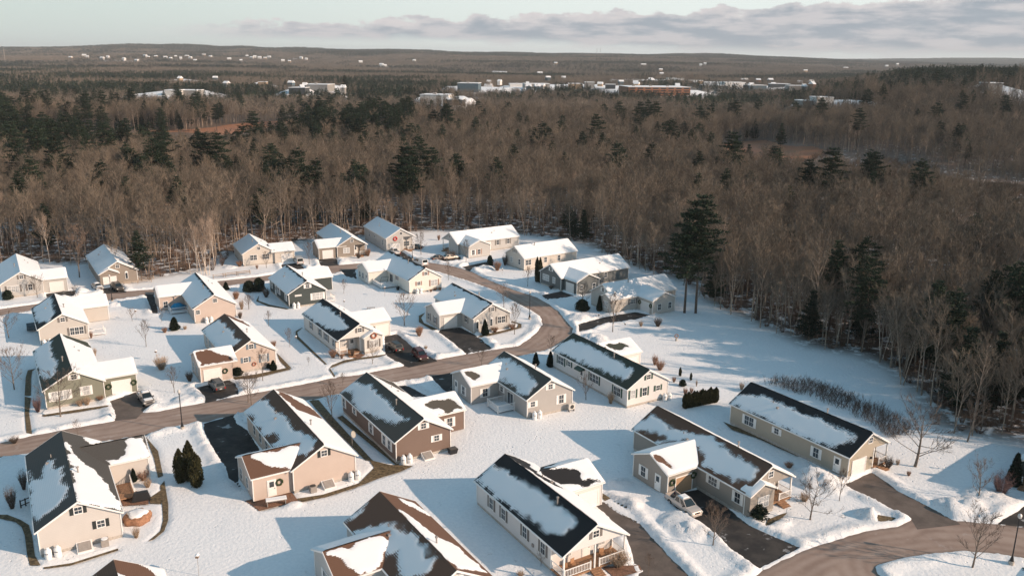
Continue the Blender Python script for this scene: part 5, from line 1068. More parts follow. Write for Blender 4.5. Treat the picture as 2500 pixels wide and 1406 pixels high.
def evergreen(name, cs, mc, root=None):
    o = empty(name, (0, 0, 0)); cs[0].build('trunk', m_pbark, o); cs[1].build('crown', mc, o); k_ = cs[2].build('inner_foliage', mc, o); return o
P_cone = evergreen('cone_evergreen', cone_shrub(11, 3, .85, 'cone', 2600, .11), m_needle3)
P_col = evergreen('arborvitae', cone_shrub(12, 3, .75, 'col', 2600, .11), m_needle2)
P_dome = evergreen('dome_shrub', cone_shrub(13, 1.2, .9, 'dome', 1500, .08), m_needle3)
m_rust = mat('stems_rust', (.30, .17, .11), rough=.9, var=.3); m_purple = mat('stems_purple', (.20, .12, .11), rough=.9); m_straw = mat('stems_straw', (.42, .30, .21), rough=.9, var=.3); m_dstem = mat('stems_dark', (.11, .085, .07), rough=.9)
def sbush(i, m_, **k):
    o = stem_bush(600 + i, **k).build('bush', m_); return o
P_b = {'r': sbush(1, m_rust, H=1.4, rad=1.1, n=170, sub=6), 'p': sbush(2, m_purple, H=1.9, rad=1.3, n=190, sub=6), 's': sbush(3, m_straw, H=1.3, rad=1.2, n=170, sub=6), 'd': sbush(4, m_dstem, H=1.4, rad=1.2, n=170, sub=6)}
P_e = {'C': P_cone, 'A': P_col, 'D': P_dome}; PHh = {'C': 3, 'A': 3, 'D': 1.2, 'r': 1.4, 'p': 1.9, 's': 1.3, 'd': 1.4}; PWw = {'C': 1.7, 'A': 1.5, 'D': 1.8, 'r': 2.4, 'p': 2.8, 's': 2.6, 'd': 2.6}
BU = [ # zoom, base x, base y, height px, width px, kind, label
 (7,1768,488,290,115,'A','leftmost of the three brown green evergreens by the shaded driveway'),(7,1862,470,345,110,'A','tallest middle one of the three evergreens by the shaded driveway'),(7,1922,530,300,125,'A','frontmost of the three evergreens by the shaded driveway'),
 (6,1230,965,120,70,'C','dark cone evergreen left of the long white house, farther one'),(6,1372,978,140,80,'C','dark cone evergreen touching the end of the long white house'),(6,735,668,140,80,'C','pointed evergreen beside the arched entry'),(3,1042,752,225,50,'A','left one of the tall twin dark cypresses'),(3,1072,758,225,50,'A','right one of the tall twin dark cypresses'),
 (5,870,808,85,70,'C','small evergreen at the corner of the blue shuttered house'),(5,820,790,50,60,'D','low dark shrub beside the small corner evergreen'),(5,520,860,65,95,'D','round dark shrub by the garage with the wreath'),(1,1703,980,110,95,'C','small green tree with ornaments in the snow below the tarp deck'),(1,1607,1005,55,80,'r','brown bush left of the small green tree'),(1,1805,975,40,60,'s','straw coloured bush right of the small green tree'),
 (12,2390,520,260,120,'C','dark conifer before the house at the right edge'),(12,2270,612,200,230,'p','purple stemmed bush at the right edge'),(12,1170,350,110,130,'d','dark bush at the porch end of the olive house'),(12,1370,425,50,60,'r','small red bush in the snow below the leaning tree'),(12,1262,320,60,60,'s','small bush right of the olive house porch'),
 (6,1960,1335,130,110,'s','round tan bush against the long white house'),(6,2420,585,90,130,'d','dark round bush at the last garage before the field'),(6,2255,585,60,70,'s','small pale bush in front of the last house wing'),(6,1690,430,90,120,'D','dark round evergreen shrub by the outer curve'),(6,1850,435,140,60,'C','snow flecked narrow conifer by the last house entry'),
 (10,1640,1300,140,330,'s','wide tangled bush before the porch railing'),(10,1130,1400,70,200,'d','dark bush at the left porch corner'),(9,2280,1406,60,120,'s','bush at the foot of the front porch steps'),
 (1,80,682,70,75,'D','clipped brown shrub below the leftmost window'),(4,1575,485,135,200,'s','dome shaped pinkish bush on the open snow'),(4,925,355,80,60,'s','small vase shaped bush behind the sage green house'),(4,1850,600,100,110,'d','dark bush left of the brown roofed garage'),
 (3,655,640,105,125,'r','brown dome shaped bush by the far driveway'),(3,585,600,95,60,'D','dark evergreen beside the brown dome bush'),(3,1480,1020,90,120,'D','dark shrub under the multi stemmed tree'),
 (2,235,845,90,110,'D','left dark shrub mass below the upper street'),(2,330,840,110,110,'D','right dark shrub mass below the upper street'),(2,110,915,80,90,'r','red brown bush beside the dark shrubs'),(2,400,900,90,110,'d','dark bush at the slate green house'),(2,150,1090,50,50,'d','small dark bush below the dark shrub mass'),
 (5,545,310,60,50,'d','low bush right of the propane tanks of the tan house'),(5,560,220,100,70,'s','wispy bush right of the tan tank house gable'),(5,870,580,60,90,'r','rust coloured bush on the snow right of the blue shuttered house'),(5,1450,690,90,120,'r','bush at the porch corner of the ivory house'),(5,1535,700,55,60,'r','low bush before the ivory porch'),(5,1640,680,90,60,'d','dark pointed bush by the ivory porch steps'),(5,2290,480,100,110,'r','orange berried shrub in the snow beside the ivory drive'),(5,2355,610,45,60,'s','straw tuft near the parked red car'),
 (6,830,640,60,110,'r','low brown bush before the arched house window'),(6,1000,610,60,110,'r','low brown bush at the right end of the arched house'),(6,2390,960,110,90,'r','tall brown grass clump in the garden by the field'),(6,2440,1010,110,140,'r','wide brown grass clump in the garden by the field'),(6,100,640,60,110,'r','dried flower heads left of the arched house'),
 (11,580,130,60,60,'r','small red brown plant behind the white house'),(11,640,70,80,30,'A','narrow brown shrub in the field garden'),(11,665,165,55,65,'D','round dark shrub in the field garden'),(11,745,110,70,25,'A','thin dark post like shrub in the field garden'),(11,690,255,80,70,'r','brown twiggy bush above the hedge'),(11,750,235,60,60,'r','small brown bush above the hedge'),(11,800,170,70,30,'s','pale wisp of grass in the field garden'),(11,1240,205,80,80,'s','pale bush at the corner of the olive roof'),(11,840,240,40,60,'s','low tan tuft above the hedge'),
 (11,1850,1290,90,150,'s','tan bush before the khaki house porch'),(11,960,1406,130,220,'d','bushy shrub beside the silver pickup'),(11,1700,960,60,130,'r','reddish bush between the khaki and olive houses'),(11,1380,1440,110,200,'D','dark round shrub below the khaki front window'),
 (7,1330,1030,110,110,'s','small tan bush by the right corner of the putty house'),(7,120,745,200,140,'d','dark round topped bush left of the putty house'),(7,235,560,180,110,'d','bush against the shaded wall of the putty house'),(7,1400,470,120,170,'r','reddish bush before the putty garage'),(7,1440,540,90,120,'s','pale bush beside the small porch of the putty house'),(7,1290,440,60,120,'s','low bush below the putty garage wall'),
 (4,850,830,80,110,'s','brown bush under the sage house windows'),(4,780,840,60,100,'s','left brown bush under the sage house windows'),(4,980,790,60,90,'r','brown bush nearest the sage garage'),(4,370,900,140,110,'p','dark purple bush at the shaded sage corner'),(4,140,1200,60,130,'d','shrub beyond the grey roof by the street'),
 (1,2205,590,70,60,'C','small dark cone right of the tan roof ridge'),(1,2300,680,70,80,'r','rust bush right of the tan roof'),(1,890,1060,70,50,'r','reddish bush by the pale grey house'),(1,2340,860,50,60,'r','small bush between the two tan houses'),(3,780,400,90,140,'d','round shrub beside the farthest pale grey house'),(3,730,590,110,90,'d','dark shrub at the beige house gable'),(3,200,520,80,180,'d','hedge like shrub before the farthest grey porch'),(3,1180,820,40,80,'d','low shrub before the blue grey wall'),(3,930,620,50,110,'d','low shrub under the beige window'),(3,85,345,60,50,'r','small topiary bush behind the red wreath house'),
 (2,140,600,60,90,'r','brown shrubs at the beige house corner'),(2,310,625,45,40,'r','orange brown bush at the beige house'),(2,1300,520,50,80,'d','dark shrub before the stone porch'),(2,1390,500,80,90,'r','bush at the right end of the stone house'),(2,2045,835,40,70,'r','row shrub under the cream gable, middle'),(2,2005,850,35,45,'r','row shrub under the cream gable, left'),(2,2095,832,35,50,'r','row shrub under the cream gable, right')]
usedk = set()
for n, bx, by, hp_, wp_, kd, lb in BU:
    x, y, _ = at3(n, bx, by); k_ = mpx(x, y) / 3.994; sz = hp_ * k_ / PHh[kd]; sx = wp_ * k_ / PWw[kd] * (.78 if kd == 'A' else .95)
    src = P_e.get(kd) or P_b[kd]; f = kd not in usedk; usedk.add(kd); o = src if f else copy_tree(src)
    o.location = (x, y, -.03); o.rotation_euler = (0, 0, rnd.uniform(0, 6.28)); o.scale = (sx, sx, sz)
    tag(o, lb, 'evergreen' if kd in 'CAD' else 'bush', 'evergreens in the yards' if kd in 'CAD' else 'leafless bushes in the yards')
a_ = at3(11, 690, 385); b_ = at3(11, 985, 325)
for i in range(12):
    t_ = i / 11; x, y = a_[0] + (b_[0] - a_[0]) * t_, a_[1] + (b_[1] - a_[1]) * t_; o = copy_tree(P_col); s_ = 2.5 / 3 * (1 + .1 * math.sin(i * 2.3)); o.location = (x, y, 0); o.rotation_euler = (0, 0, i * 1.7); o.scale = (.62, .62, s_); tag(o, 'dark clipped cypress in the short hedge row behind the olive house', 'evergreen', 'hedge row of cypresses')
# thicket behind the olive house
mb = MB(); r_ = random.Random(5); TH = poly(11, "1460,150 1600,130 1900,140 2150,200 2400,330 2560,400 2800,520 2900,640 2700,700 2450,520 2200,400 1900,280 1600,190")
TH += []
xs_ = [p[0] for p in TH]; ys_ = [p[1] for p in TH]; cnt = 0
while cnt < 1000:
    x, y = r_.uniform(min(xs_), max(xs_)), r_.uniform(min(ys_), max(ys_))
    if not inpoly(np.array([x]), np.array([y]), TH)[0]: continue
    cnt += 1; h_ = r_.uniform(.3, 1.1) + 1.3 * float(fbm(np.array(x / 3.), np.array(y / 3.), 4)) ** 1.5; p = Vector((x, y, -.05))
    e_ = p + Vector((r_.uniform(-.7, .7), r_.uniform(-.7, .7), h_)); ribbon(mb, p, e_, .06, r_)
    for k in range(9):
        q_ = p.lerp(e_, r_.uniform(.2, .95)); ribbon(mb, q_, q_ + Vector((r_.uniform(-.5, .5), r_.uniform(-.5, .5), r_.uniform(.3, .8))), .035, r_)
o = mb.build('thicket', mat('thicket_stems', (.105, .075, .058), rough=.9)); tag(o, 'dark thicket of thin stems on the field edge behind the olive house', 'thicket', kind='stuff')

# ------------------------------------------------------------------ lamps, tanks and other yard things
m_globe = mat('lamp_globe', (.62, .58, .55), rough=.3)
def lamp_post(x, y, label, lit=False):
    o = empty('street_lamp', (x, y, 0), 0, label, 'street lamp', 'lamp posts along the streets')
    mb = MB(); mb.lathe([(.30, -.2), (.30, .42), (.27, .45)], n=12); mb.build('base', m_conc, o)
    mb = MB(); mb.lathe([(.21, .45), (.20, .62), (.13, .95), (.085, 1.15), (.075, 1.2), (.06, 5.55), (.09, 5.6), (.14, 5.68), (.15, 5.75)], n=10); mb.build('pole', m_black, o)
    mb = MB(); mb.lathe([(.10, 5.75), (.19, 5.86), (.23, 6.02), (.21, 6.18), (.12, 6.3), (.03, 6.35)], n=12); mb.build('globe', m_globe, o)
for n, x, y, lb in ((4,1780,1068,'lamp post on the snow corner of the lower street, left half'),(12,2370,1290,'tall lamp post on the snowy island at the lower right edge'),(6,1170,516,'lamp post inside the curve of the road'),(1,1095,706,'lamp post before the ramp house on the upper street'),(2,1825,535,'lamp post before the red wreath house')):
    X_, Y_, _ = at3(n, x, y); lamp_post(X_, Y_, lb)
def tank(x, y, label, root=None):
    o = empty('propane_tank', (x, y, -.02), rnd.uniform(0, 1), label, 'propane tank', 'paired propane tanks')
    mb = MB(); mb.lathe([(.34, 0), (.36, .10), (.36, .14), (.38, .2), (.38, .98), (.34, 1.1), (.2, 1.19), (.13, 1.2)], n=16); mb.build('body', m_tank, o, True)
    mb = MB(); mb.lathe([(.17, 1.17), (.17, 1.38), (.13, 1.39)], n=12); mb.build('collar', m_tank, o)
    mb = MB()
    for i in range(5):
        a0 = -2.05 + i * .22 
        for a in (a0,): mb.hexa([(math.cos(a + q) * r__, math.sin(a + q) * r__, z__) for q, r__, z__ in ((0,.381,.7),(.13,.381,.7),(.13,.392,.7),(0,.392,.7),(0,.381,.82),(.13,.381,.82),(.13,.392,.82),(0,.392,.82))])
    b_ = mb.build('lettering', m_mark, o); o.rotation_euler = (0, 0, 0)
def loc2w(key, u, v):
    h = next(q for q in HOUSES if q['key'] == key); t_ = R(h['th']); return h['x'] + u * math.cos(t_) - v * math.sin(t_), h['y'] + u * math.sin(t_) + v * math.cos(t_)
for key, u, nm in (('h1', -3.5, 'putty house'), ('h5', 3.3, 'tan house with the patio'), ('h6', -3.4, 'chocolate brown house'), ('h8', 3.2, 'long white house'), ('h15', -2.0, 'tan house with the blue tarp'), ('h16', -3.3, 'slate green house'), ('h17', -2.5, 'cream house'), ('h7', -3.2, 'grey house with the deck'), ('h14', -3.6, 'pale grey house')):
    for j in (0, 1):
        x, y = loc2w(key, u + j * .95, -.35); tank(x, y, ('left' if j == 0 else 'right') + ' white propane tank at the gable wall of the ' + nm)
m_slush = mat('fan_grille', (.05, .05, .05), rough=.5)
for key, u, v, nm in (('h1', 2.2, -.6, 'putty house'), ('h5', -2.0, -.6, 'tan house with the patio')):
    x, y = loc2w(key, u, v); o = empty('air_conditioner', (x, y, 0), R(31), 'box shaped air conditioner standing at the ' + nm, 'air conditioner', 'outdoor air conditioners')
    mb = MB(); mb.box(-.4, -.4, 0, .4, .4, .85); mb.build('cabinet', m_grey, o); mb = MB(); mb.lathe([(.36, .85), (.36, .9), (.30, .91), (.05, .91)], n=16); mb.build('fan_grille', m_slush if key == 'h5' else m_snowp, o)
x, y = loc2w('h7', 3.6, -.5); o = empty('heat_pump', (x, y, .2), R(30), 'flat heat pump on legs at the right corner of the deck house', 'heat pump'); mb = MB(); mb.box(-.55, -.2, .15, .55, .2, 1.1); mb.build('cabinet', mat('heat_pump_shell', (.62, .58, .53)), o)
mb = MB(); mb.tube([(0, -.21, .62), (0, -.24, .62)], [.34, .34], 16); mb.build('fan_grille', m_slush, o); mb = MB(); mb.box(-.5, -.2, -.25, -.42, .2, .15); mb.build('leg', m_grey, o); mb = MB(); mb.box(.42, -.2, -.25, .5, .2, .15); mb.build('leg', m_grey, o)
x, y = loc2w('h6', 4.0, -.8); o = empty('grill', (x, y, 0), R(31), 'black covered grill box at the right corner of the brown house', 'grill'); mb = MB(); mb.hexa([(-.5,-.4,0),(.5,-.4,0),(.5,.4,0),(-.5,.4,0),(-.65,-.5,.75),(.65,-.5,.75),(.65,.5,.75),(-.65,.5,.75)]); mb.build('body', m_black, o); mb = MB(); mb.box(-.55, -.42, .75, .55, .42, .82); mb.build('lid', mat('grill_lid', (.10, .09, .085)), o)
x, y, _ = at3(8, 1440, 800); o = empty('satellite_dish', (x, y, 0), R(60), 'pale round satellite dish on a pole between the tan and brown houses', 'satellite dish'); mb = MB()
mb.lathe([(.035, -.2), (.035, 2.5)], n=6); mb.build('pole', m_grey, o); mb = MB(); mb.tube([(0, 0, 2.5), (.02, -.22, 2.6), (.03, -.3, 2.63)], [.10, .48, .52], 20, cap=False); mb.tube([(0, 0, 2.5), (.021, -.21, 2.595)], [.08, .47], 20, cap=True); mb.build('dish', mat('dish_grey', (.38, .36, .33)), o)
x, y, _ = at3(7, 1340, 860); o = empty('snow_covered_table', (x, y, 0), R(25), 'round covered patio table and chairs heaped with snow right of the putty house', 'patio set'); mb = MB(); m_tarp = mat('tarp_brown', (.33, .17, .10), var=.3)
mb.lathe([(1.55, -.05), (1.6, .4), (1.45, .75), (1.1, .85), (.1, .9)], n=22); mb.v = [(vx * (1 + .10 * math.sin(7 * math.atan2(vy, vx))), vy * (1 + .12 * math.sin(5 * math.atan2(vy, vx) + 2)), vz * (1 + .12 * math.sin(6 * math.atan2(vy, vx)))) for vx, vy, vz in mb.v]; mb.build('cover', m_tarp, o, True); mb = MB(); mb.lathe([(1.15, .82), (1.1, 1.0), (.7, 1.1), (.1, 1.12)], n=12); mb.v = [(vx * (1 + .22 * math.sin(3 * math.atan2(vy, vx) + 1)), vy, vz + .06 * math.sin(vx * 5)) for vx, vy, vz in mb.v]; mb.build('snow', m_snowp, o, True)
x, y, _ = at3(7, 1380, 660); o = empty('covered_grill', (x, y, 0), R(25), 'long black covered grill on the patio right of the putty house', 'grill'); mb = MB(); mb.hexa([(-1.1,-.45,0),(1.1,-.45,0),(1.1,.45,0),(-1.1,.45,0),(-.8,-.3,1.1),(.8,-.3,1.1),(.8,.3,1.1),(-.8,.3,1.1)]); mb.build('cover', m_black, o)
x, y, _ = at3(7, 1310, 510); o = copy_tree(P_cone); o.location = (x, y, .4); o.scale = (.55, .55, .6); tag(o, 'small bright green Christmas tree on the putty house porch steps', 'evergreen')
# patio furniture behind the tan house
x, y, _ = at3(8, 700, 1320); o = empty('patio_table', (x, y, 0), R(20), 'long snow topped table on the brick patio', 'table'); mb = MB(); mb.box(-1.3, -.45, .66, 1.3, .45, .74); mb.build('tabletop', m_grey, o); mb = MB(); mb.box(-1.25, -.4, .745, 1.25, .4, .86); mb.build('snow', m_snowp, o)
for sx in (-1.1, 1.1): mb = MB(); mb.box(sx - .05, -.35, 0, sx + .05, .35, .66); mb.build('leg', m_grey, o)
x, y, _ = at3(8, 800, 1195); o = empty('kettle_grill', (x, y, 0), 0, 'dark round kettle grill by the white back door', 'grill'); mb = MB(); mb.lathe([(.1, .5), (.32, .65), (.36, .85), (.3, 1.05), (.05, 1.12)], n=12); mb.build('bowl', m_black, o, True)
for k in range(3): a = k * 2.1; mb = MB(); mb.tube([(.1 * math.cos(a), .1 * math.sin(a), .6), (.35 * math.cos(a), .35 * math.sin(a), 0)], [.02, .02], 5); mb.build('leg', m_grey, o)
# tarp heap on the deck
x, y = loc2w('h15', -5.8, 10.9); mb = MB(); rr2 = random.Random(4); mb.tube([(-1.4, 0, .4), (-.6, .1, .75), (.3, 0, .85), (1.5, 0, .4)], [.45, .8, .75, .35], 9); o = mb.build('tarp', mat('tarp_blue', (.01, .22, .42), rough=.4, var=.2, scale=3), None, True); o.location = (x, y, .45); o.rotation_euler = (0, 0, R(25)); tag(o, 'bright blue tarp draped over furniture on the tan house deck', 'tarp')
# swing frame on the cream deck
x, y = loc2w('h17', -6.0, 10.4); o = empty('swing_frame', (x, y, .45), R(30), 'dark leaning swing frame on the cream house deck', 'swing'); 
for sx in (-.9, .9): mb = MB(); mb.tube([(sx - .5, 0, 0), (sx, 0, 1.7)], [.04, .04], 5); mb.build('leg', m_black, o)
mb = MB(); mb.tube([(-.95, 0, 1.7), (.95, 0, 1.7)], [.04, .04], 5); mb.build('crossbar', m_black, o)
# trailer and bin in the shade of the pale grey house
x, y, _ = at3(1, 310, 985); o = empty('patio_heater_cart', (x, y, 0), R(32), 'dark covered cart in the shade left of the pale grey house', 'cart'); mb = MB(); mb.box(-.8, -1.2, .4, .8, 1.2, 1.3); mb.build('body', mat('cover_teal', (.07, .10, .12)), o)
for sx in (-.75, .75): mb = MB(); mb.tube([(sx, 0, .3), (sx * 1.12, 0, .3)], [.3, .3], 12); mb.build('wheel', m_black, o)
x, y, _ = at3(2, 1683, 830); o = empty('rubbish_bin', (x, y, 0), R(30), 'dark green bin beside the cream house deck', 'bin'); mb = MB(); mb.hexa([(-.25,-.25,0),(.25,-.25,0),(.25,.25,0),(-.25,.25,0),(-.33,-.33,.95),(.33,-.33,.95),(.33,.33,.95),(-.33,.33,.95)]); mb.build('body', m_black, o); mb = MB(); mb.box(-.35, -.35, .95, .35, .35, 1.02); mb.build('lid', m_grey, o)
# benches, feeders
x, y, _ = at3(5, 1820, 222); o = empty('garden_bench', (x, y, 0), R(10), 'small bench behind the ivory house garage', 'bench'); mb = MB(); mb.box(-.9, -.25, .42, .9, .25, .48); mb.build('seat', m_grey, o)
for sx in (-.8, .8): mb = MB(); mb.box(sx - .04, -.22, 0, sx + .04, .22, .42); mb.build('leg', m_grey, o)
def feeder(n, bx, by, h_, lb):
    x, y, _ = at3(n, bx, by); o = empty('bird_feeder', (x, y, 0), 0, lb, 'bird feeder', 'bird feeders and boxes on poles'); mb = MB(); mb.lathe([(.025, -.1), (.025, h_)], n=5); mb.build('pole', m_grey, o); mb = MB(); mb.box(-.16, -.16, h_, .16, .16, h_ + .28); mb.build('box', mat('feeder_wood', (.22, .15, .11)), o); mb = MB(); mb.hexa([(-.22,-.22,h_+.28),(.22,-.22,h_+.28),(.22,.22,h_+.28),(-.22,.22,h_+.28),(-.03,-.22,h_+.42),(.03,-.22,h_+.42),(.03,.22,h_+.42),(-.03,.22,h_+.42)]); mb.build('roof', m_snowp, o)
feeder(5, 1090, 545, 1.0, 'low white topped feeder in the shade left of the ivory house'); feeder(4, 1527, 400, 1.6, 'feeder on a pole behind the pinkish dome bush'); feeder(1, 1330, 880, 1.8, 'feeder on a pole near the upper street sapling'); feeder(5, 1560, 205, 1.4, 'feeder on a pole above the ivory house roof'); feeder(2, 1555, 890, 1.9, 'feeder pole below the cream house deck'); feeder(3, 703, 690, 1.5, 'mailbox like feeder by the curved road'); feeder(7, 1940, 1400, 2.2, 'thin pole feeder on the open snow, bottom left'); feeder(6, 1843, 500, .5, 'small garden light on the snow by the last drive'); feeder(6, 2400 - 300, 590, .5, 'low marker in the snow before the last wing')
# ornament in the field
x, y, _ = at3(3, 2400, 1325); o = empty('garden_ornament', (x, y, 0), 0, 'small round ornament standing alone in the snowy field', 'ornament'); mb = MB(); mb.lathe([(.25, 0), (.2, .5), (.05, .6)], n=8); mb.build('base', m_conc, o); mb = MB(); mb.tube([(.35 * math.cos(a), 0, 1.0 + .35 * math.sin(a)) for a in np.linspace(0, 6.28, 12)], [.1] * 12, 6); mb.build('ring', m_rust, o)
# split rail fence, ramp
def fence(n, a, b, rails, lb, nm='rail_fence', m_=None):
    A = at3(n, *a); B = at3(n, *b); L_ = math.hypot(B[0] - A[0], B[1] - A[1]); o = empty(nm, (A[0], A[1], 0), math.atan2(B[1] - A[1], B[0] - A[0]), lb, 'fence'); k = max(2, int(L_ / 2.4)); m_ = m_ or m_grey
    for i in range(k + 1): mb = MB(); mb.box(L_ * i / k - .06, -.06, -.1, L_ * i / k + .06, .06, 1.05); mb.build('post', m_, o)
    for z_ in rails: mb = MB(); mb.box(0, -.04, z_, L_, .04, z_ + .1); mb.build('rail', m_, o)
m_fw = mat('weathered_wood', (.34, .26, .20), var=.3)
fence(1, (2080, 480), (2440, 435), (.45, .85), 'weathered rail fence along the upper street', m_=m_fw); fence(2, (-20, 705), (240, 672), (.45, .85), 'weathered rail fence left of the beige house', m_=m_fw)
fence(1, (1200, 520), (1500, 488), (.4, .8), 'upper handrail of the wooden ramp', 'ramp_railing', m_fw); fence(1, (1210, 545), (1480, 515), (.4, .8), 'lower handrail of the wooden ramp', 'ramp_railing', m_fw)
fence(7, (205, 740), (300, 700), (.25, .85), 'short black fence in the shade of the putty house', m_=m_black)
fence(12, (-3050, 0), (-3000, -5), (.5,), 'low edging rail', m_=m_grey) if False else None
# porch furniture of the white porch house
for i, (u, v) in enumerate([(-3.2, 1.2), (-1.9, 1.5), (2.0, 1.5), (3.2, 1.3)]):
    x, y = loc2w('h4', u, v); o = empty('porch_chair', (x, y, .42), R(31 + (-20, 10, -10, 25)[i]), ['leftmost wooden chair on the front porch', 'second wooden chair from the left on the front porch', 'wooden chair near the right end of the porch', 'rightmost wooden chair on the front porch'][i], 'chair', 'chairs on the front porch')
    mw = mat('chair_wood', (.40, .22, .12)) if i == 0 else bpy.data.materials['chair_wood']
    mb = MB(); mb.box(-.28, -.28, .36, .28, .28, .42); mb.build('seat', mw, o); mb = MB(); mb.box(-.28, .24, .42, .28, .29, .95); mb.build('backrest', mw, o)
    for sx in (-.25, .25):
        for sy in (-.24, .24): mb = MB(); mb.box(sx - .025, sy - .025, 0, sx + .025, sy + .025, .36); mb.build('leg', mw, o)

# ------------------------------------------------------------------ vehicles
m_tyre = mat('tyre_rubber', (.015, .015, .016), rough=.8); m_rim = mat('wheel_rim', (.38, .37, .36), rough=.35, metallic=.6); m_wind = mat('car_glass', (.012, .018, .02), rough=.08, spec=.9)
m_hl = mat('headlight_glass', (.62, .60, .56), rough=.15, spec=.8); m_tl = mat('taillight_red', (.32, .02, .02), rough=.3); m_bump = mat('bumper_dark', (.04, .04, .042), rough=.5); m_plate = mat('number_plate', (.6, .6, .6))
def car(kind, paint, label, x, y, heading, snow=False, rough=.3, cat=None, spec=.7):
    """heading: world angle the nose points to"""
    L_, W_, dims = {'pickup': (5.4, 1.85, None), 'suv': (4.6, 1.85, None), 'sedan': (4.6, 1.8, None), 'van': (5.3, 2.0, None)}[kind]
    name = {'pickup': 'pickup_truck', 'suv': 'parked_car', 'sedan': 'parked_car', 'van': 'van'}[kind]
    o = empty(name, (x, y, -.09), heading, label, cat or {'pickup': 'pickup truck', 'van': 'van'}.get(kind, 'car'), 'vehicles parked on the driveways')
    mp_ = mat('car_paint', paint, rough=rough, spec=spec, metallic=.15)
    prof = { # x, z bottom, z shoulder, half width
     'pickup': [(-2.68, .55, .86, .80), (-2.6, .45, 1.08, .88), (-1.2, .40, 1.10, .92), (.9, .38, 1.10, .92), (1.1, .38, 1.12, .92), (2.2, .42, 1.04, .90), (2.6, .45, .92, .84), (2.7, .5, .74, .74)],
     'suv': [(-2.3, .5, .85, .80), (-2.24, .4, 1.02, .88), (-1.3, .34, 1.06, .92), (.8, .34, 1.06, .92), (1.7, .36, 1.0, .9), (2.15, .4, .88, .84), (2.3, .45, .68, .72)],
     'sedan': [(-2.3, .45, .75, .76), (-2.2, .36, .92, .85), (-1.3, .3, .94, .89), (.8, .3, .92, .89), (1.7, .32, .85, .87), (2.15, .36, .74, .8), (2.3, .4, .58, .7)],
     'van': [(-2.65, .5, 1.1, .9), (-2.6, .4, 1.2, .97), (1.2, .38, 1.2, .98), (1.7, .4, 1.14, .95), (2.5, .45, 1.0, .9), (2.65, .5, .8, .8)]}[kind]
    mb = MB(); 
    for (x0, zb0, zt0, w0), (x1, zb1, zt1, w1) in zip(prof, prof[1:]):
        c0, c1 = w0 * .9, w1 * .9
        R0 = [(x0, -w0 * .93, zb0), (x0, -w0, (zb0 + zt0) / 2), (x0, -c0, zt0), (x0, c0, zt0), (x0, w0, (zb0 + zt0) / 2), (x0, w0 * .93, zb0)]
        R1 = [(x1, -w1 * .93, zb1), (x1, -w1, (zb1 + zt1) / 2), (x1, -c1, zt1), (x1, c1, zt1), (x1, w1, (zb1 + zt1) / 2), (x1, w1 * .93, zb1)]
        for i in range(6):
            j = (i + 1) % 6
            if kind == 'pickup' and i == 2 and x1 < -.7 and x0 > -2.65: continue
            mb.quad(R0[i], R0[j], R1[j], R1[i])
    for (xx, zb, zt_, w_) in (prof[0], prof[-1]): mb.ngon([(xx, -w_ * .93, zb), (xx, -w_, (zb + zt_) / 2), (xx, -w_ * .9, zt_), (xx, w_ * .9, zt_), (xx, w_, (zb + zt_) / 2), (xx, w_ * .93, zb)])
    mb.build('body', mp_, o)
    cab = {'pickup': ((-.78, .85), (-.62, 1.35), 1.70, 1.09), 'suv': ((-2.2, 1.35), (-1.9, .55), 1.66, 1.04), 'sedan': ((-1.75, 1.15), (-1.05, .35), 1.40, .92), 'van': ((-2.6, 1.75), (-2.5, 1.05), 2.02, 1.18)}[kind]
    if kind == 'pickup': b0, b1, t0, t1, zt_, zb = -.85, 1.5, -.65, .62, 1.72, 1.08
    else: b0, b1, t0, t1, zt_, zb = cab[0][0], cab[0][1], cab[1][0], cab[1][1], cab[2], cab[3]
    wb, wt = W_ / 2 * .88, W_ / 2 * .70
    if kind == 'van': wt = W_ / 2 * .8
    Bq = [(b0, -wb, zb), (b1, -wb, zb), (b1, wb, zb), (b0, wb, zb)]; Tq = [(t0, -wt, zt_), (t1, -wt, zt_), (t1, wt, zt_), (t0, wt, zt_)]
    mb = MB(); mb.hexa(Bq + Tq); mb.hexa([(t0 + .05, -wt + .05, zt_), (t1 - .05, -wt + .05, zt_), (t1 - .05, wt - .05, zt_), (t0 + .05, wt - .05, zt_), (t0 + .2, -wt + .15, zt_ + .05), (t1 - .2, -wt + .15, zt_ + .05), (t1 - .2, wt - .15, zt_ + .05), (t0 + .2, wt - .15, zt_ + .05)])
    mb.build('cabin', mp_, o)
    def panel(a, b_, c_, d_, ins=.12, nm='side_window'):
        P4 = [Vector(q) for q in (a, b_, c_, d_)]; cen = sum(P4, Vector()) / 4; nrm = (P4[1] - P4[0]).cross(P4[3] - P4[0]).normalized()
        if nrm.dot(cen - Vector((0, 0, 1))) < 0: nrm = -nrm
        q = [tuple(cen + (p - cen) * (1 - ins) + nrm * .012) for p in P4]; q2 = [tuple(cen + (p - cen) * (1 - ins) - nrm * .02) for p in P4]
        mb = MB(); mb.hexa(q2 + q); mb.build(nm, m_wind, o)
    panel(Bq[1], Bq[2], Tq[2], Tq[1], .10, 'windscreen'); panel(Bq[0], Bq[3], Tq[3], Tq[0], .16, 'rear_window')
    nw = 2 if kind != 'suv' else 3
    for s0, (i0, i1) in ((-1, (0, 1)), (1, (3, 2))):
        for k in range(nw):
            if kind == 'van' and k == 0: continue
            f0, f1 = k / nw + .015, (k + 1) / nw - .015
            A_, B_, C__, D_ = (Vector(Bq[i0]).lerp(Vector(Bq[i1]), f0), Vector(Bq[i0]).lerp(Vector(Bq[i1]), f1), Vector(Tq[i0]).lerp(Vector(Tq[i1]), f1), Vector(Tq[i0]).lerp(Vector(Tq[i1]), f0)); panel(A_, B_, C__, D_, .15)
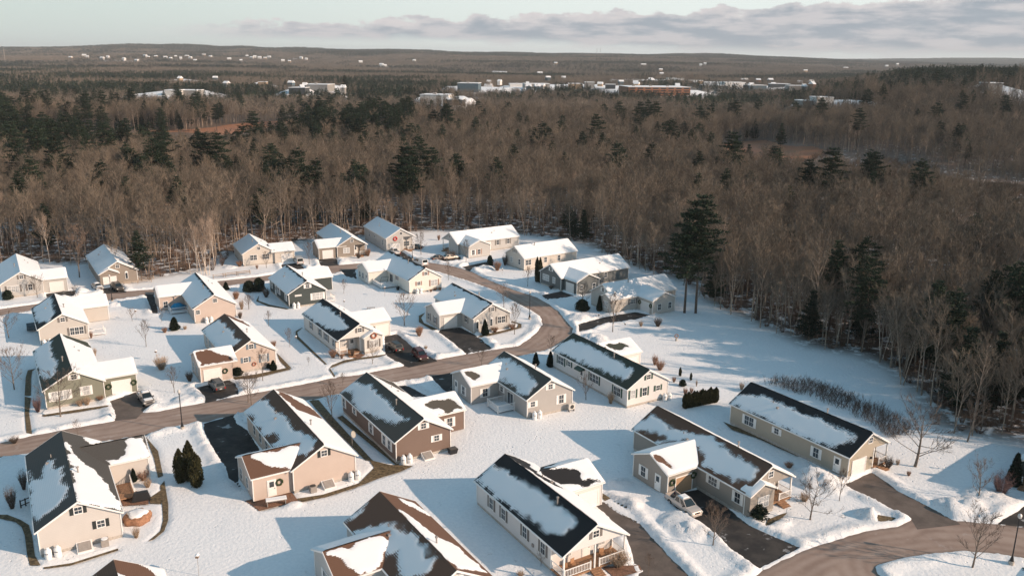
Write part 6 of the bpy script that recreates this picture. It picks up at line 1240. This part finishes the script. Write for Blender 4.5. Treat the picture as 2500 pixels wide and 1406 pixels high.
    wx = {'pickup': (-1.62, 1.72), 'suv': (-1.38, 1.42), 'sedan': (-1.38, 1.42), 'van': (-1.7, 1.75)}[kind]; wr = {'pickup': .39, 'van': .36}.get(kind, .34)
    for xx in wx:
        for s in (-1, 1):
            mb = MB(); yy = s * (W_ / 2 - .03); mb.tube([(xx, yy - s * .22, wr), (xx, yy + s * .035, wr)], [wr, wr], 18); wo = mb.build('wheel', m_tyre, o)
            mb = MB(); mb.tube([(xx, yy, wr), (xx, yy + s * .05, wr)], [wr * .62, wr * .5], 14); mb.build('rim', m_rim, wo)
    fx, fz, fw = prof[-1][0], (prof[-1][1] + prof[-1][2]) / 2 + .12, prof[-1][3]
    for s in (-1, 1):
        mb = MB(); mb.box(fx - .22, s * fw * .95 - .16, fz - .03, fx + .03, s * fw * .95 + .10, fz + .15); mb.build('headlight', m_hl, o)
        mb = MB(); mb.box(prof[0][0] - .025, s * .72 - .11, prof[0][2] - .28, prof[0][0] + .14, s * .72 + .09, prof[0][2] + .05); mb.build('taillight', m_tl, o)
        mb = MB(); mx = b1 - .45; mb.box(mx - .08, s * (W_ / 2 + .02) - .1, zb - .02, mx + .08, s * (W_ / 2 + .02) + .1, zb + .16); mb.build('wing_mirror', m_bump, o)
    mb = MB(); mb.box(fx - .1, -fw * .9, prof[-1][1] - .12, fx + .07, fw * .9, prof[-1][1] + .10); mb.build('bumper', m_bump if kind != 'pickup' else mp_, o)
    mb = MB(); mb.box(fx - .05, -fw * .5, fz - .05, fx + .035, fw * .5, fz + .12); mb.build('grille', m_bump, o)
    mb = MB(); mb.box(prof[0][0] - .08, -.8, .42, prof[0][0] + .1, .8, .6); bo = mb.build('bumper', m_bump, o); mb = MB(); mb.box(prof[0][0] - .10, -.22, .62, prof[0][0] - .03, .22, .74); mb.build('number_plate', m_plate, o)
    if kind == 'pickup':
        mb = MB(); mb.box(-2.55, -.72, .55, -.85, .72, .60); 
        for s in (-1, 1): mb.box(-2.58, s * .80 - .06, .6, -.85, s * .80 + .06, 1.12)
        mb.box(-2.66, -.74, .6, -2.58, .74, 1.10); mb.build('truck_bed', mp_ if not snow else mp_, o)
        if snow: mb = MB(); mb.box(-2.5, -.7, .61, -.9, .7, .95); mb.build('snow', m_snowp, o)
        else: mb = MB(); mb.hexa([(-2.3,-.5,.61),(-1.1,-.5,.61),(-1.1,.5,.61),(-2.3,.5,.61),(-2.0,-.3,1.05),(-1.2,-.3,1.2),(-1.2,.3,1.2),(-2.0,.3,1.0)]); mb.build('cargo', m_bump, o)
    if snow or kind == 'pickup':
        mb = MB(); mb.hexa([(t0 + .1, -wt + .1, zt_ + .04), (t1 - .1, -wt + .1, zt_ + .04), (t1 - .1, wt - .1, zt_ + .04), (t0 + .1, wt - .1, zt_ + .04), (t0 + .25, -wt + .25, zt_ + .13), (t1 - .2, -wt + .25, zt_ + .13), (t1 - .2, wt - .25, zt_ + .13), (t0 + .25, wt - .25, zt_ + .13)]); mb.build('roof_snow', m_snowp, o)
    if snow:
        mb = MB(); mb.box(1.45, -.62, 1.06, 2.35, .62, 1.15); mb.build('bonnet_snow', m_snowp, o)
    if kind == 'suv':
        for s in (-1, 1): mb = MB(); mb.bar((t0 + .1, s * (wt - .08), zt_ + .09), (t1 - .1, s * (wt - .08), zt_ + .09), .05, .05); mb.build('roof_rail', m_bump, o)
    return o
def head(n, ax, ay, bx, by):    # heading from tail pixel to nose pixel
    A, B = at3(n, ax, ay), at3(n, bx, by); return math.atan2(B[1] - A[1], B[0] - A[0]), (A[0] + B[0]) / 2, (A[1] + B[1]) / 2
def put_car(kind, paint, label, n, ax, ay, bx, by, **k):
    h_, x, y = head(n, ax, ay, bx, by); car(kind, paint, label, x, y, h_, **k)
put_car('pickup', (.52, .46, .42), 'silver crew cab pickup parked beside the khaki house driveway', 10, 2150, 660, 2390, 830)
put_car('pickup', (.20, .18, .17), 'snow covered dark pickup parked beside the sage green garage', 4, 1385, 740, 1465, 850, snow=True)
put_car('suv', (.075, .08, .085), 'dark grey hatchback parked at the brown roofed garage', 4, 2155, 705, 2075, 625)
put_car('suv', (.012, .012, .013), 'glossy black car parked nearer the ivory garage', 5, 2110, 650, 2000, 570)
put_car('suv', (.10, .022, .022), 'dark red car parked at the end of the ivory house drive', 5, 2240, 640, 2360, 745)
put_car('van', (.66, .63, .60), 'white van parked at the beige garage by the wood', 2, 745, 605, 690, 540, spec=.5)
put_car('sedan', (.55, .47, .40), 'pale silver car on the drive of the farthest grey house', 3, 130, 535, 255, 520)
put_car('sedan', (.12, .09, .08), 'dark car half hidden beside the pale silver car', 3, 40, 540, 140, 528)
put_car('sedan', (.50, .48, .47), 'snow topped white car on the ramp house drive', 1, 905, 545, 1000, 610, snow=True)
put_car('suv', (.10, .085, .075), 'dark car with its tailgate to the ramp house garage', 1, 1105, 560, 1190, 610)
put_car('pickup', (.62, .60, .58), 'white pickup below the red wreath house garage', 2, 1690, 500, 1610, 455, snow=True)
put_car('van', (.66, .66, .66), 'white van behind the cream roof on the road', 2, 1935, 600, 1870, 575, spec=.5)
put_car('sedan', (.03, .035, .035), 'dark car below the red wreath house porch', 2, 1885, 430, 1815, 425)

# ------------------------------------------------------------------ town beyond the wood
m_flat = mat('flat_roof_snow', (.80, .80, .81), rough=.7, var=.04, scale=.1)
TW = {k: mat('town_wall_' + k, v, var=.1, scale=.3) for k, v in dict(brick=(.28, .125, .07), dark=(.06, .065, .07), grey=(.28, .27, .26), white=(.62, .60, .58), tan=(.42, .30, .20), blue=(.08, .12, .15)).items()}
def tz(x, y): return float(terrain(x, y))
def town(px, py, wpx, h_, depth, wall, yaw, label, gable=False, rows=0, cat='building'):
    x, y = hit(px, py, 2.0)
    z0 = tz(x, y) - .3; w_ = wpx * y / F_PX
    o = empty('house' if gable else 'town_building', (x, y, z0), R(yaw), label, cat, 'far houses on the wooded hills' if gable else 'low buildings of the far town')
    mb = MB(); mb.box(-w_ / 2, 0, -2, w_ / 2, depth, h_); mb.build('wall', TW[wall], o)
    if gable:
        mb = MB(); hw2 = depth / 2 + .5; r_ = depth * .32; a0 = -w_ / 2 - .5; a1 = w_ / 2 + .5; yc = depth / 2
        mb.hexa([(a0, yc - hw2, h_), (a1, yc - hw2, h_), (a1, yc + hw2, h_), (a0, yc + hw2, h_), (a0, yc - .1, h_ + r_), (a1, yc - .1, h_ + r_), (a1, yc + .1, h_ + r_), (a0, yc + .1, h_ + r_)]); mb.build('roof', m_flat, o)
    else:
        mb = MB(); mb.box(-w_ / 2 - .3, -.3, h_ + .003, w_ / 2 + .3, depth + .3, h_ + .5); ro = mb.build('roof', m_flat, o)
        for i in range(int(w_ / 25)):
            mb = MB(); mb.box(-w_ / 2 + 10 + i * 22, depth * .4, h_ + .5, -w_ / 2 + 13 + i * 22, depth * .4 + 3, h_ + 2); mb.build('roof_unit', m_grey, ro)
    for r2 in range(rows):
        zz = h_ * (r2 + .55) / rows; n_ = max(2, int(w_ / 9))
        for i in range(min(n_, 20)):
            mb = MB(); cx = -w_ / 2 + w_ * (i + .5) / n_; mb.box(cx - w_ / n_ * .36, -.06, zz - .7, cx + w_ / n_ * .36, 0.003, zz + .7); mb.build('window', m_glass, o)
    if rows:
        for r2 in range(rows):
            for i in range(4): mb = MB(); cy = depth * (i + .5) / 4; zz = h_ * (r2 + .55) / rows; mb.box(w_ / 2 - .003, cy - depth * .09, zz - .7, w_ / 2 + .06, cy + depth * .09, zz + .7); mb.build('window', m_glass, o)
town(1610, 228, 150, 9, 55, 'brick', 6, 'long brown brick office with three rows of windows and snowy flat roof', rows=3)
town(1142, 222, 50, 10, 30, 'blue', -5, 'blue walled warehouse with a snowy roof left of the centre town', rows=0)
for i, (px, py, wp, h_, dp, wl, lb) in enumerate([(1060,243,70,6,26,'white','pale low warehouse in the clearing left of the centre'),(1105,252,46,5,20,'dark','dark fronted shed below the pale low warehouse'),(1405,212,34,6,20,'tan','tan block in the town left of the brick office'),(1440,210,22,7,15,'grey','grey block beside the tan block'),(1270,210,50,5,20,'white','white low hall at the left end of the town'),(1312,212,60,6,26,'grey','long grey hall at the left of the town'),
   (1570,205,30,7,16,'blue','small blue building behind the brick office'),(1540,200,40,5,16,'white','white house row behind the brick office'),(1650,200,40,7,18,'white','white building behind the right end of the brick office'),(1745,216,60,6,22,'grey','grey hall right of the brick office'),(1795,210,50,7,26,'white','long white hall in the right of the town'),(1850,216,44,6,22,'blue','blue grey shop right of the white hall'),(1905,212,46,6,20,'dark','dark fronted shop at the right of the town'),(1950,216,44,5,20,'grey','grey shed at the right end of the town'),
   (1775,224,50,5,18,'white','white store in front of the long white hall'),(2015,246,40,4,16,'white','white barn in the right hand clearing'),(1985,254,50,4,16,'grey','grey barn in the right hand clearing'),(770,215,60,6,26,'grey','grey warehouse in the left hand clearing'),(725,223,40,5,16,'dark','dark shed in the left hand clearing'),(455,228,50,5,20,'grey','grey hall among pines on the left'),(420,232,34,5,16,'white','white hall among pines on the left'),(640,206,20,5,10,'tan','small cream house above the left pines'),(1700,203,34,6,18,'tan','tan building behind the long hall'),(1490,214,24,6,14,'dark','dark block left of the brick office'),(2430,216,34,5,16,'grey','grey house below the pine hill at the right')]):
    town(px, py, wp, h_, dp, wl, (i * 37) % 17 - 8, lb)
hs_ = HILLH
for px, py in hs_:
    town(px, py, rnd.uniform(5, 9), 6, 12, rnd.choice(['white', 'white', 'tan', 'grey']), rnd.uniform(-25, 25), 'tiny snow roofed house on the far wooded hill', gable=True, cat='house')
for i, (px, py) in enumerate(TOWNH):
    town(px, py, rnd.uniform(6, 12), rnd.uniform(3.5, 5), rnd.uniform(8, 12), rnd.choice(['white', 'tan', 'grey', 'dark', 'blue', 'brick']), rnd.uniform(-25, 25), 'small snow roofed house or shop scattered through the far town', gable=True, cat='house')
def mast(px, py, h_, lb):
    x, y = hit(px, py); y2 = min(y, 5800); x = x * y2 / y; o = empty('radio_mast', (x, y2, tz(x, y2)), 0, lb, 'mast'); mb = MB(); mb.tube([(0, 0, 0), (0, 0, h_)], [1.2, .8], 4); mb.build('tower', m_grey, o)
mast(1457, 139, 55, 'left one of two thin masts on the horizon'); mast(1465, 139, 55, 'right one of two thin masts on the horizon'); mast(14, 160, 60, 'thin mast on the horizon at the left edge')

# ------------------------------------------------------------------ air
hz = MB(); hz.box(-9000, -250, -45, 9000, 14000, 175); m_h = bpy.data.materials.new('haze_air'); m_h.use_nodes = True; t = m_h.node_tree; t.nodes.clear()
pv = nd(t, 'ShaderNodeVolumePrincipled'); pv.inputs['Color'].default_value = (.86, .90, .95, 1); pv.inputs['Density'].default_value = 6e-5; pv.inputs['Anisotropy'].default_value = 0.0
oo = nd(t, 'ShaderNodeOutputMaterial'); t.links.new(pv.outputs[0], oo.inputs['Volume'])
ho = hz.build('haze', m_h); tag(ho, kind='stuff')
# anything not placed is not part of the scene
for o in list(col.objects):
    if o.parent is None and o.type == 'EMPTY' and 'label' not in o.keys():
        print('unplaced', o.name)
        for ch in list(o.children): bpy.data.objects.remove(ch)
        bpy.data.objects.remove(o)
